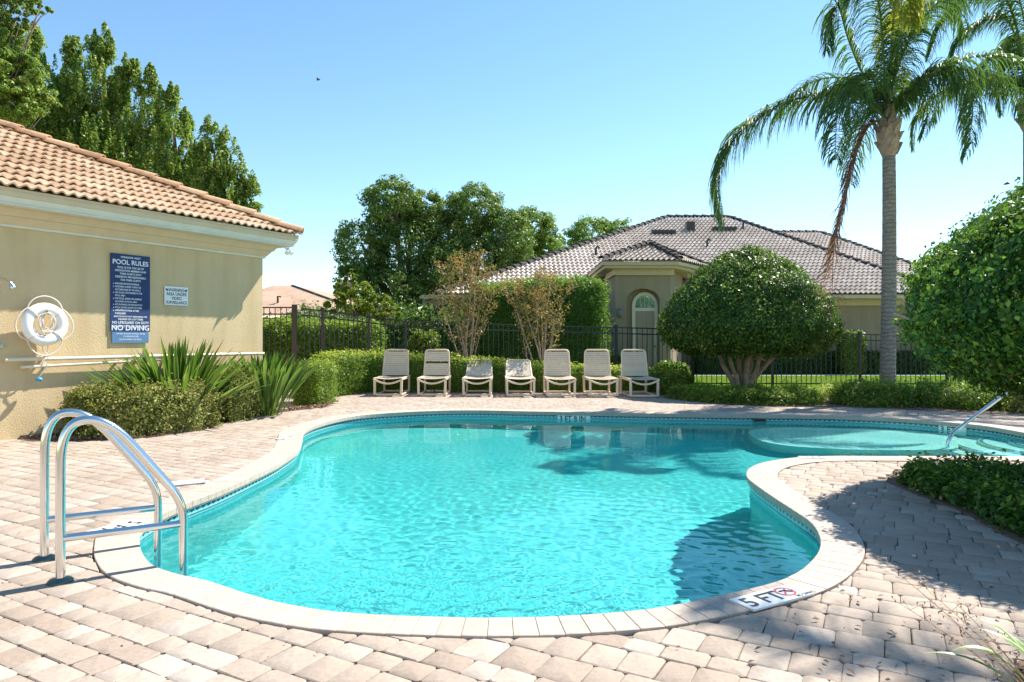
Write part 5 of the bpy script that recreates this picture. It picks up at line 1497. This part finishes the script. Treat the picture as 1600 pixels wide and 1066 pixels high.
hb('entry_back_wall', (acx, Yt+dp+.05, zap/2), (ahw*2+.3, .08, zap+.2), M['wall_taupe'])
# cream surround, fanlight, door
dx0, dx1 = at(987, 500, Yt+dp).x, at(1027, 500, Yt+dp).x; dcx = (dx0+dx1)/2; dh = (dx1-dx0)/2; zd = at(0, 486, Yt+dp).z; za_ = at(0, 457, Yt+dp).z; zsp = at(0, 478, Yt+dp).z
yd = Yt+dp-.03
def archband(r0, r1h, y0, y1, zsb, za, zbase, w0, w1):
    v = []; f = []; k = 16
    prof = [(-1, zbase)]+[(None, i) for i in range(k+1)]+[(1, zbase)]
    out = []; inn = []
    out.append((dcx-w1, zbase)); inn.append((dcx-w0, zbase))
    for i in range(k+1):
        c_, s_ = math.cos(PI*i/k), math.sin(PI*i/k)
        out.append((dcx-w1*c_, zsb+(za-zsb)*s_)); inn.append((dcx-w0*c_, zsb+(za-zsb-(w1-w0))*s_))
    out.append((dcx+w1, zbase)); inn.append((dcx+w0, zbase)); m_ = len(out)
    for (y_) in (y0, y1):
        v += [(x, y_, z) for x, z in out]+[(x, y_, z) for x, z in inn]
    for i in range(m_-1):
        f += [(i, i+1, m_+i+1, m_+i), (2*m_+i, 2*m_+i+1, i+1, i), (m_+i, m_+i+1, 3*m_+i+1, 3*m_+i)]
    return v, f
v, f = archband(0, 0, yd-.05, yd+.03, zsp, za_, 0.0, dh-.12, dh); mb = MB(); mb.add(v, f); surround = mb.build('door_surround', M['frame_white'], HS)
hb('transom_bar', (dcx, yd-.02, zd+.05), (2*dh-.24, .07, .12), M['frame_white'])
mb = MB(); k = 16; pts = [(dcx-(dh-.13)*math.cos(PI*i/k), yd, zsp+(za_-zsp-.13)*math.sin(PI*i/k)) for i in range(k+1)]+[(dcx+dh-.13, yd, zd+.11), (dcx-dh+.13, yd, zd+.11)]
mb.add(pts, [tuple(range(len(pts)))]); fan = mb.build('fanlight', M['fan_glass'], HS)
_p = M['glass'].node_tree.nodes['Principled BSDF']; _p.inputs['Specular IOR Level'].default_value = 0.9
for i in range(-1, 2):
    a = i*.16; mb = MB(); mb.bar((dcx+a, yd-.012, zd+.11), (dcx+a, yd-.012, zsp+(za_-zsp-.15)*(1-.18*abs(i))), .014, .012, up=(0, 1, 0)); mb.build('glazing_bar', M['frame_white'], fan)
dr = hb('door', (dcx, yd, zd/2-.01), (2*dh-.25, .05, zd-.0), M['door'])
for sx in (-1, 1):
    for z0, hh in ((.45, .55), (1.15, .65), (1.95, .45)):
        mb = MB(); mb.box((dcx+sx*dh*.40, yd-.03, z0+.05), (dh*.52, .02, hh)); mb.build('panel', M['door'], dr)
mb = MB(); mb.tube([(dcx+.36, yd-.03, 1.1), (dcx+.36, yd-.09, 1.1)], .035, 10); mb.build('handle', M['brass'], dr)
mb = MB(); mb.tube([(dcx, yd-.025, 1.55), (dcx, yd-.045, 1.55)], .03, 10); mb.build('knocker', M['dark_metal'], dr)
# wall lantern
lp_ = at(969, 489, Yt-.08); lt = thing('wall_lantern', 'grey oval wall lantern left of the house entry', 'lantern', lp_)
mb = MB(); mb.lathe(lp_-Vector((0, 0, .2)), [(0, 0), (.05, .03), (.09, .12), (.1, .2), (.07, .3), (.02, .36), (0, .4)], 12); mb.build('lamp_glass', M['lantern'], lt, smooth=True)
mb = MB(); mb.box(lp_+Vector((0, .04, 0)), (.12, .05, .3)); mb.build('bracket', M['dark_metal'], lt)
# entry cornice and small hip roof
cz = zt_
hb('entry_frieze', ((tl+tr)/2+.0, Yt-.03+.9, cz-.11), (tr-tl+.2, 2.0, .22), M['trim_house'])
exL, exR = at(941, 408, Yt-.5).x, at(1061, 408, Yt-.5).x; zE = at(0, 409, Yt-.5).z
mb = MB(); mb.prism([(exL+.1, Yt-.4), (exR-.1, Yt-.4), (trx+.75, 26.4), (trx+.6, 28.5), (exL+.1, 28.5)], cz, zE-.12); mb.build('entry_soffit', M['trim_house'], HS)
mb = MB(); mb.prism([(exL, Yt-.5), (exR, Yt-.5), (trx+.9, 26.3), (trx+.9, 28.6), (exL, 28.6)], zE-.118, zE+.01); mb.build('entry_gutter', M['trim_house'], HS)
ap = at(1015, 384, Yt+1.6); eAL, eAR = Vector((exL-.03, Yt-.53, zE+.02)), Vector((exR+.03, Yt-.53, zE+.02)); bAR = Vector((trx+.95, 26.25, zE+.02)); apb = on_roof(1030, 381); apb = Vector((ap.x, 30.2, ap.z))
mb = MB(); mb.add([eAL, eAR, ap, bAR, apb, Vector((eAL.x, 30.2, zE+.02)), Vector((bAR.x, 30.0, zE+.02))], [(0, 1, 2), (1, 3, 2), (3, 6, 4, 2), (0, 2, 4, 5)]); mb.build('entry_roof_deck', M['house_tile'], HS)
run = ap.y-eAL.y; vE = Vector((0, run, ap.z-zE-.02)); lE = vE.length; vE.normalize(); nE = Vector((0, -vE.z, vE.y)); mE = (eAL+eAR+ap)/3
tile_sheet(eAL+nE*.0, (1, 0, 0), vE, nE, eAR.x-eAL.x, lE, .19, .34, .065, .045, M['house_tile'], 'entry_roof_tiles', HS, [hp(eAL, ap, mE), hp(eAR, ap, mE)])
uE = (bAR-eAR).normalized(); vv = (ap-eAR); vv = vv-uE*vv.dot(uE); lv = vv.length; vv.normalize(); nv_ = uE.cross(vv)
if nv_.z < 0: nv_ = -nv_
mE2 = (eAR+bAR+ap)/3
tile_sheet(eAR, uE, vv, nv_, (bAR-eAR).length, lv, .19, .34, .065, .045, M['house_tile'], 'entry_roof_tiles', HS, [hp(eAR, ap, mE2), hp(bAR, ap, mE2)])
for e_ in (eAL, eAR, bAR): cap_row(e_+Vector((0, 0, .06)), ap+Vector((0, 0, .1)), HS, M['house_cap'], 'hip_cap', .34, .12)
cap_row(ap+Vector((0, 0, .1)), apb+Vector((0, 0, .1)), HS, M['house_cap'], 'ridge_cap', .34, .12)
# downpipe and floodlight at the tower side
mb = MB(); mb.tube([at(953, 470, 27.2), at(953, 590, 27.2)], .045, 8); mb.build('downpipe', M['fascia'], HS)
p = at(965, 470, 25.5); mb = MB(); mb.tube([p, p+Vector((.12, -.15, -.05))], [.05, .09], 10); mb.build('flood_lamp', M['dark_metal'], HS)

# walk along the house and its foundation hedges
mb = MB(); mb.box((9, 25.6, -.005), (18, .9, .06)); mb.build('house_walk', simple('pale_concrete', (.55, .52, .47), .9, bstr=.3), None, kind='structure')
def block(x0, x1, y0, y1): return [(x0, y0), (x1, y0), (x1, y1), (x0, y1)]
hedge('foundation_hedge', 'long dark hedge along the foot of the house wall', 'hedge', block(7.2, 19, 26.5, 27.3), .85, .09, 15000, M['leaf_dark'], seed=40, group='hedges at the house')
hedge('foundation_hedge', 'tall narrow green shrub against the house wall seen through the fence', 'hedge', block(12.6, 13.4, 25.9, 26.5), 1.62, .09, 4000, M['leaf_hedge'], seed=41, group='hedges at the house', rnd_bias=-.1)
hedge('foundation_hedge', 'dark leafy shrub left of the house door', 'hedge', block(3.1, 4.3, 23.2, 24.2), .75, .09, 5000, M['leaf_hedge'], seed=42, group='hedges at the house', rnd_bias=-.15, round_=.3)
hedge('foundation_hedge', 'green shrub right below the house entry arch', 'hedge', block(4.9, 5.9, 22.6, 23.4), .55, .08, 4000, M['leaf_hedge'], seed=43, group='hedges at the house', rnd_bias=-.15, round_=.3)
hedge('tall_hedge', 'tall flat topped bright green hedge screening the left half of the house', 'hedge',
      [(-1.25, 21.2), (2.4, 21.0), (2.85, 21.25), (2.95, 21.9), (2.5, 22.6), (-1.25, 22.6)], 3.2, .085, 60000, M['leaf_pod'], seed=44, round_=.3, rough=.12, aspect=.3, yellow=.4,
      ztop=lambda x, y: np.interp(x, [-1.2, .2, 1, 2.9], [3.02, 3.1, 3.2, 3.22]))
hedge('side_hedge', 'leafy hedge behind the left fence and gate', 'hedge', [(-8.3, 20.2), (-4.3, 20.3), (-3.9, 21.0), (-4.3, 21.8), (-8.3, 21.6)], 1.84, .085, 26000, M['leaf_hedge'], seed=45, round_=.35, rough=.1, rnd_bias=-.05, yellow=.5, group='shrubs behind the left fence')
hedge('side_hedge', 'small bright yellow green shrub behind the left fence', 'hedge', [(-3.2, 21.6), (-2.5, 21.6), (-2.4, 22.3), (-3.2, 22.3)], 1.5, .08, 7000, M['leaf_yellow'], seed=46, round_=.35, rough=.14, group='shrubs behind the left fence')
hedge('side_hedge', 'low bright lime tuft behind the left fence', 'hedge', [(-4.15, 20.0), (-3.75, 20.0), (-3.75, 20.5), (-4.15, 20.5)], 1.05, .07, 2500, M['leaf_yellow'], seed=47, round_=.25, rough=.1, group='shrubs behind the left fence', rnd_bias=.1)
hedge('woodland_undergrowth', 'dark undergrowth beneath the big trees left of the house', 'shrubs', [(-9, 27), (-1.8, 25), (.5, 25.3), (.5, 27.5), (-9, 29)], 2.3, .14, 22000, M['leaf_oak'], seed=48, round_=.6, rough=.35, rnd_bias=-.1)

# ------------------------------------------------------------------ background trees
def lobes_px(lst, Y):
    out = []
    for (px, py, r, rz, dy) in lst:
        p = at(px, py, Y+dy); out.append((p.x, p.y, p.z, r*Y/F, rz*Y/F))
    return out
tree('background_tree', 'dense dark oak, left one of the group behind the tall hedge', (at(640, 560, 40).x, 40, 0),
     lobes_px([(615, 320, 48, 42, 0), (565, 390, 42, 50, 0), (640, 390, 62, 65, 1), (560, 440, 32, 36, -1), (690, 430, 50, 50, 0), (620, 455, 50, 34, -1), (660, 330, 40, 34, 1)], 40), 75000, .145, M['leaf_oak'], 61, .35, group='trees behind the house')
tree('background_tree', 'dense dark oak in the middle of the group behind the tall hedge', (at(745, 560, 42).x, 42, 0),
     lobes_px([(740, 328, 48, 40, 0), (700, 370, 40, 50, 1), (790, 370, 44, 44, 0), (745, 410, 62, 55, 0), (800, 420, 40, 45, 1), (715, 450, 45, 35, 0)], 42), 70000, .145, M['leaf_oak'], 62, .35, group='trees behind the house')
tree('background_tree', 'lighter green tree at the right of the group behind the house roof', (at(845, 560, 46).x, 46, 0),
     lobes_px([(832, 360, 36, 36, 0), (858, 400, 30, 40, 0), (820, 420, 40, 45, 1)], 46), 32000, .15, M['leaf_oak_bright'], 63, .3, group='trees behind the house')
tree('background_tree', 'bright green low tree showing over the left slope of the house roof', (at(935, 560, 56).x, 56, 0),
     lobes_px([(925, 372, 38, 36, 0), (965, 368, 28, 28, 0), (895, 390, 26, 34, 0), (940, 405, 45, 35, 0)], 56), 26000, .17, M['leaf_oak_bright'], 64, .3, group='trees behind the house')
tree('background_tree', 'yellow green loose tree with reddish tips behind the left fence', (at(560, 560, 23).x, 23, 0),
     lobes_px([(560, 468, 34, 28, 0), (590, 480, 28, 20, 0), (535, 450, 18, 16, 0), (525, 480, 18, 14, 0), (610, 490, 20, 14, 0), (548, 432, 12, 12, 0)], 23), 9000, .095, M['leaf_yellow'], 65, .07, 3, bark='pale_bark', group='trees behind the left fence')
# left: laurel like tree with pointed leaders, over the pool building
Yl = 21.0
sp = []
for (px, py, w, h) in [(112, 95, 22, 48), (145, 95, 16, 52), (169, 90, 17, 55), (205, 125, 16, 48), (228, 135, 18, 48), (262, 165, 18, 42), (292, 205, 18, 35), (60, 80, 20, 40), (185, 150, 18, 50), (250, 210, 20, 40)]:
    p = at(px, py, Yl); sp.append((p.x, p.y, p.z, w*.72*Yl/F, h*.82*Yl/F))
tree('laurel_tree', 'big leafy tree with pointed leaders rising over the pool building roof', (at(170, 560, Yl).x, Yl, 0),
     lobes_px([(150, 150, 50, 42, 0), (215, 195, 55, 52, .5), (100, 190, 55, 60, 0), (170, 250, 75, 60, 0), (275, 240, 36, 50, -.5), (250, 290, 60, 50, 0), (45, 180, 50, 55, -1), (90, 130, 38, 38, 0), (300, 290, 40, 45, 0), (130, 230, 60, 50, 0)], Yl), 115000, .08, M['leaf_left'], 66, .22, 2, spires=sp, up=True, group='trees over the pool building', shell=.4)
sp = []
for (px, py, w, h) in [(331, 225, 18, 42), (352, 240, 14, 40), (378, 285, 14, 38), (395, 300, 11, 28), (310, 240, 15, 25), (398, 328, 10, 14)]:
    p = at(px, py, 20); sp.append((p.x, p.y, p.z, w*.72*20/F, h*.85*20/F))
tree('laurel_tree', 'smaller leafy tree at the end of the pool building roof', (at(340, 560, 20).x, 20, 0),
     lobes_px([(335, 260, 28, 38, 0), (365, 300, 26, 34, 0), (320, 300, 34, 44, 0), (360, 335, 45, 30, 0), (300, 330, 40, 40, 0)], 20), 50000, .075, M['leaf_left'], 67, .13, 2, spires=sp, up=True, group='trees over the pool building', shell=.4)
tree('laurel_tree', 'near tree whose leafy branches hang into the top left corner', (at(-200, 560, 17).x, 17, 0),
     lobes_px([(-30, 60, 60, 50, 0), (-40, 140, 65, 50, 0), (25, 35, 28, 16, 0), (22, 115, 42, 34, 0), (62, 14, 24, 9, 0), (20, -10, 45, 22, 0), (20, 160, 45, 32, 0), (55, 150, 34, 26, .5), (0, 90, 40, 30, 0)], 17), 60000, .075, M['leaf_left'], 68, .06, 1, up=False, group='trees over the pool building', shell=.35)

# crape myrtles: bare vase shaped stems with sparse tips
def myrtle(label, cx, cy, stems, tops, n, seed, group='crape myrtles behind the chairs'):
    rnd_ = random.Random(seed); rng = np.random.default_rng(seed)
    t = thing('crape_myrtle', label, 'tree', (cx, cy, 0), group); mb = MB(); tips = []
    for (px, py, r_) in stems:
        e = at(px, py, cy+rnd_.uniform(-.35, .35)); b = Vector((cx+rnd_.uniform(-.12, .12), cy+rnd_.uniform(-.1, .1), -.03))
        m1 = b.lerp(e, .4)+Vector((rnd_.uniform(-.06, .06), 0, .05)); pts = catmull([b, m1, b.lerp(e, .75)+Vector((rnd_.uniform(-.05, .05), 0, 0)), e], 4, False)
        mb.tube(pts, [r_*(1-.8*i/12) for i in range(13)], 6)
        for i in range(4, 13):
            for _ in range(2):
                d = Vector((rnd_.uniform(-1, 1)*.26, rnd_.uniform(-1, 1)*.22, rnd_.uniform(.10, .42))); q = pts[i]+d*(.6+.6*i/12)
                mb.tube([pts[i], pts[i]+d*.4, q], [r_*.25, r_*.18, r_*.05], 4); tips.append(q); tips.append(pts[i].lerp(q, .6))
    mb.build('trunk', M['pale_bark'], t, smooth=True, angle=180)
    T = np.array([tuple(q) for q in tips]); zmin = T[:, 2].min(); w = np.clip((T[:, 2]-zmin)/(T[:, 2].max()-zmin), .08, 1); w /= w.sum()
    k = rng.choice(len(T), n, p=w); P = T[k]+rng.normal(0, .065, (n, 3)); P[:, 2] += .03
    tone = rng.uniform(0, .75, n)+.35*np.clip((P[:, 2]-zmin)/(T[:, 2].max()-zmin)-.45, 0, 1)*rng.uniform(0, 2, n)
    link_mesh('crown', leaves_mesh('crown', P, rng.normal(0, 1, (n, 3)), .066, M['leaf_myrtle'], (cx, cy, 0), .5, .4, rng, tone), t)
myrtle('slender crape myrtle with olive and rust leaves, left of the tall hedge', -1.13, 18.15, [(700, 432, .03), (722, 420, .03), (745, 418, .032), (757, 440, .025), (690, 470, .02), (735, 440, .03), (765, 470, .018), (712, 480, .02)], 0, 3600, 71)
myrtle('vase shaped crape myrtle with rusty tips, in front of the tall hedge', .78, 18.1, [(800, 462, .028), (815, 452, .028), (838, 442, .03), (858, 450, .03), (880, 468, .026), (870, 500, .02), (845, 470, .03), (808, 490, .02)], 0, 2900, 72)

# distant house on the left and far woods
FH = thing('distant_house', 'peach roofed house far off beyond the left fence', 'building', (-14, 52, 0))
a, b, c, d = at(330, 494, 52), at(590, 494, 50), at(427, 446, 58), at(457, 446, 58)
e1_, e2_ = at(290, 494, 66), at(640, 486, 66)
mb = MB(); mb.add([a, b, d, c], [(0, 1, 2, 3)]); mb.build('roof', M['far_tile'], FH)
a_, b_ = at(457, 446, 58), at(590, 494, 50); c3 = at(700, 494, 62)
mb = MB(); mb.add([b, c3, d], [(0, 1, 2)]); mb.build('roof', M['far_tile'], FH)
mb = MB(); mb.add([a, e1_, c], [(0, 1, 2)]); mb.build('roof', M['far_tile'], FH)
mb = MB(); mb.prism([(a.x+.5, 53), (b.x-.4, 51), (c3.x-.6, 61.5), (a.x+1, 66)], -.05, a.z-.1); mb.build('wall', M['wall_taupe'], FH)
mb = MB(); mb.bar(b, d, .25, .1); mb.build('hip_cap', M['house_cap'], FH)
mb = MB(); p = at(434, 468, 54); mb.tube([p-Vector((0, 0, .3)), p+Vector((0, 0, .25)), p+Vector((.25, 0, .2))], .08, 6); mb.build('vent_pipe', M['dark_metal'], FH)
mb = MB()
n = 26000; rng = np.random.default_rng(91); xs = rng.uniform(-160, 170, n); ys = rng.uniform(110, 135, n)
hh = 6.0+2.4*lumps(np.stack([xs, ys*0, ys*0], 1), 30, 4); P = np.stack([xs, ys, hh*rng.uniform(0, 1, n)**.6], 1)
wd = link_mesh('far_woods', leaves_mesh('far_woods', P, rng.normal(0, 1, (n, 3))+np.array([0, -1, .5]), 1.5, M['leaf_oak'], (0, 0, 0), .7, .3, rng), None, 'stuff')

# lawn grass blades where the lawn shows through the fence
n = 60000; P = np.stack([RNG.uniform(2.5, 16, n), RNG.uniform(18.6, 25.0, n), RNG.uniform(0, .035, n)], 1)
link_mesh('grass', leaves_mesh('grass', P, RNG.normal(0, 1, (n, 3))*np.array([1, 1, .15]), .085, M['grass_blade'], (0, 0, 0), .12, .2, RNG, None, .4, -1.5), None, 'stuff')

# ------------------------------------------------------------------ queen palms
def frond(pts, parent, mat, leaf=.62, dens=1.0, hang=1.0, seed=0, name='frond', start=.12, width=.026, both=True):
    """arching rachis with drooping leaflets on both sides"""
    rng = np.random.default_rng(seed); P = catmull(pts, 10, False); n = len(P)
    L = sum((P[i+1]-P[i]).length for i in range(n-1)); mb = MB()
    mb.tube(P[::2]+[P[-1]], [max(.004, .028*(1-.9*i/(n/2))) for i in range(len(P[::2])+1)], 6, 0.95)
    nl = int(L/0.030*dens); off = world_off(parent)
    A = np.array([tuple(p) for p in P]); s = np.linspace(start, .995, nl); ii = s*(n-1); i0 = np.minimum(ii.astype(int), n-2); f = (ii-i0)[:, None]
    B = A[i0]*(1-f)+A[i0+1]*f; T = A[i0+1]-A[i0]; T /= np.linalg.norm(T, axis=1, keepdims=True)
    S = np.cross(T, np.array([0, 0, 1.0])); S /= np.linalg.norm(S, axis=1, keepdims=True)+1e-6
    Vv = []; Ff = []; Rr = []; base = len(mb.v)
    for sgn in (-1, 1):
        m = nl; ll = leaf*(np.sin(np.pi*np.clip((s-start)/(1-start)*.86+.12, 0, 1))**.6)*rng.uniform(.75, 1.1, m)
        rise = rng.uniform(-.35, .55, m); d = S*sgn*rng.uniform(.6, 1.0, m)[:, None]+T*rng.uniform(.35, .8, m)[:, None]+np.array([0, 0, 1.0])*rise[:, None]
        d /= np.linalg.norm(d, axis=1, keepdims=True); p = B.copy(); rows_ = []; w = width*rng.uniform(.7, 1.2, m)
        ns_ = 5; dn = np.array([0, 0, -1.0])
        for k in range(ns_+1):
            wk = (w*(1, 1, .9, .7, .42, .06)[k])[:, None]; side = np.cross(d, np.array([.3, .2, 1.0])); side /= np.linalg.norm(side, axis=1, keepdims=True)+1e-6
            rows_.append((p-side*wk/2, p+side*wk/2)); p = p+d*(ll/ns_)[:, None]
            d = d+dn*hang*(.45+.12*k)+rng.normal(0, .07, (m, 3)); d /= np.linalg.norm(d, axis=1, keepdims=True)
        arr = np.stack([np.stack(r_, 1) for r_ in rows_], 1).reshape(m, -1, 3)
        Vv.append(arr.reshape(-1, 3)); b = np.arange(m)[:, None]*(2*(ns_+1))
        q = np.concatenate([np.stack([b+2*k, b+2*k+1, b+2*k+3, b+2*k+2], -1).reshape(m, 4) for k in range(ns_)], 0)
        Ff.append(q+(0 if sgn == -1 else m*2*(ns_+1))); rr_ = rng.uniform(0, 1, m); Rr.append(np.tile(rr_, ns_))
    Vv = np.concatenate(Vv); Ff = np.concatenate(Ff)+base; Rr = np.concatenate(Rr)
    mb.v += [tuple(x) for x in Vv.tolist()]; mb.f += [tuple(x) for x in Ff.tolist()]; mb.r += Rr.tolist()
    return mb.build(name, mat, parent)
def palm(label, bx, by, zc, r0, seed, keyfronds, n_rand, az_skip=(), top_only=False, bulge=True):
    rnd_ = random.Random(seed); t = thing('queen_palm', label, 'palm tree', (bx, by, 0), 'queen palms')
    mb = MB(); N_ = 40; vs = []; pts = []; rs = []
    for i in range(N_+1):
        f = i/N_; pts.append(Vector((bx+.05*math.sin(f*2.2), by, -.05+f*(zc-1.05)))); rs.append(r0*(1.12-.22*f)*(1+.018*(i % 2))*(1.25 if i == 0 else 1))
    mb.tube(pts, rs, 18); mb.build('trunk', M['palm_trunk'], t, smooth=True, angle=180)
    top = pts[-1]
    # old leaf boots: overlapping wedges round the swollen neck
    mb = MB()
    mb.lathe(top, [(r0*.9, -.02), (r0*1.25, .10), (r0*1.45, .35), (r0*1.25, .6), (r0*.85, .75), (r0*.8, 1.1), (r0*.65, 1.5)], 16, .5)
    mb.build('neck', M['pale_bark'], t, smooth=True)
    for k in range(16):
        a = k*2.4; z = .02+.62*k/16; rr_ = r0*(1.3 if k < 12 else 1.1); c = top+Vector((math.cos(a)*rr_, math.sin(a)*rr_, z)); o = Vector((math.cos(a), math.sin(a), 0)); s_ = Vector((-o.y, o.x, 0))
        mb = MB(); w_ = r0*.75
        vs = [c-s_*w_-o*.05, c+s_*w_-o*.05, c+s_*w_*.7+o*.04+Vector((0, 0, .16)), c-s_*w_*.7+o*.04+Vector((0, 0, .16)), c+o*.11+s_*w_*.2+Vector((0, 0, .30)), c+o*.11-s_*w_*.25+Vector((0, 0, .27)),
              c-s_*w_*.5-o*.07+Vector((0, 0, .3)), c+s_*w_*.5-o*.07+Vector((0, 0, .3))]
        mb.add(vs, [(0, 1, 2, 3), (3, 2, 4, 5), (5, 4, 7, 6), (1, 7, 4, 2), (0, 3, 5, 6), (0, 6, 7, 1)]); mb.build('leaf_boot', M['pale_bark'] if k % 3 else M['bark'], t)
    crown = Vector((top.x, top.y, zc))
    for i, kf in enumerate(keyfronds):
        pl, mat_, leaf_, hang_ = kf[:4]; dn_ = kf[4] if len(kf) > 4 else 1.0
        frond([crown-Vector((0, 0, .35))]+pl, t, mat_, leaf_, dn_, hang_, seed*31+i)
    for i in range(n_rand):
        az = i*2.39996+seed; el = R(rnd_.uniform(5, 78)); Lf = rnd_.uniform(2.8, 4.0)
        if any(abs((az-a+PI) % (2*PI)-PI) < .5 for a in az_skip): continue
        o = Vector((math.cos(az), math.sin(az), 0)); p = crown.copy(); pl = [crown-Vector((0, 0, .3)), p.copy()]; e = el
        for k in range(5):
            p = p+(o*math.cos(e)+Vector((0, 0, math.sin(e))))*Lf/5; e -= .30+.10*k; pl.append(p.copy())
        frond(pl, t, M['frond'], rnd_.uniform(.65, .9), 1.0, 1.2, seed*57+i)
    return t
def fp(lst, Y0): return [at(x, y, Y0+dy) for x, y, dy in lst]
Yp = 14.85
palm('tall queen palm with one long drooping frond, standing in front of the house roof', (1386-800)/F*Yp, Yp, at(0, 165, Yp).z, .142, 3, [
    (fp([(1345, 150, -.1), (1290, 146, -.3), (1215, 165, -.5), (1150, 212, -.6), (1120, 275, -.6), (1128, 350, -.6)], Yp), M['frond'], 1.15, 1.2, 1.25),
    (fp([(1358, 195, .1), (1335, 245, .2), (1318, 310, .3), (1303, 390, .35), (1300, 490, .3)], Yp), M['frond_dead'], 1.0, .26, .8),
    (fp([(1350, 120, 0), (1325, 60, 0), (1310, 10, 0), (1300, 30, 0), (1292, 80, .1)], Yp), M['frond'], .9, 1.2),
    (fp([(1345, 150, -.5), (1320, 130, -1), (1308, 180, -1.2), (1305, 250, -1.3)], Yp), M['frond'], .9, 1.3),
    (fp([(1420, 150, -.2), (1455, 110, -.4), (1490, 110, -.5), (1520, 165, -.5), (1508, 245, -.5)], Yp), M['frond'], .95, 1.3),
    (fp([(1415, 155, .3), (1430, 130, .5), (1450, 170, .6), (1440, 215, .6)], Yp), M['frond'], .6, 1.2),
    (fp([(1400, 90, 0), (1420, 20, 0), (1450, -20, .2), (1490, 0, .2), (1510, 60, .2)], Yp), M['frond'], .95, 1.2),
    (fp([(1380, 80, -.3), (1372, 0, -.8), (1350, -40, -1.4), (1330, 0, -1.8)], Yp), M['frond'], .9, 1.2),
    (fp([(1393, 70, -.2), (1402, -20, -.8), (1412, -45, -1.4), (1418, -10, -1.9), (1425, 40, -2.1)], Yp), M['frond_yellow'], .8, 1.4, 1.2),
    (fp([(1395, 90, .8), (1405, 30, 1.6), (1420, 10, 2.3), (1440, 50, 2.8)], Yp), M['frond'], .9, 1.2),
    ], 9, az_skip=(PI, ))
Yq = 17.0
palm('queen palm cut off by the right edge, behind the big clipped tree', (1607-800)/F*Yq, Yq, at(0, 135, Yq).z, .16, 5, [
    (fp([(1580, 40, 0), (1540, 30, 0), (1500, 60, 0), (1480, 120, 0)], Yq), M['frond'], .7, 1.0),
    (fp([(1585, 30, -.3), (1560, -10, -.5), (1520, -10, -.7), (1475, 30, -.8), (1450, 90, -.8)], Yq), M['frond'], .75, 1.0),
    (fp([(1590, 70, .2), (1570, 80, .4), (1560, 130, .5), (1565, 180, .5)], Yq), M['frond'], .6, 1.1),
    ], 11)
palm('queen palm just outside the right edge whose crown shades the near right pavers', 9.0, 6.7, 8.6, .17, 8, [
    ], 8)

# tiny bird high in the sky
bd = thing('bird', 'tiny dark bird high in the clear sky', 'bird', at(497, 125, 60))
bp_ = at(497, 125, 60); mb = MB(); mb.tube([bp_-Vector((.16, 0, .05)), bp_-Vector((.08, 0, 0)), bp_+Vector((.08, 0, .03)), bp_+Vector((.16, 0, .06)), bp_+Vector((.2, 0, .05))], [.015, .05, .055, .035, .005], 7)
mb.build('body', M['dark_metal'], bd, smooth=True)
for s_ in (-1, 1):
    mb = MB(); mb.add([bp_+Vector((.07, 0, .02)), bp_+Vector((-.07, 0, 0)), bp_+Vector((-.1, s_*.2, .10)), bp_+Vector((-.02, s_*.34, .03)), bp_+Vector((.05, s_*.2, .12))], [(0, 1, 2, 4), (2, 3, 4)]); mb.build('wing', M['dark_metal'], bd)
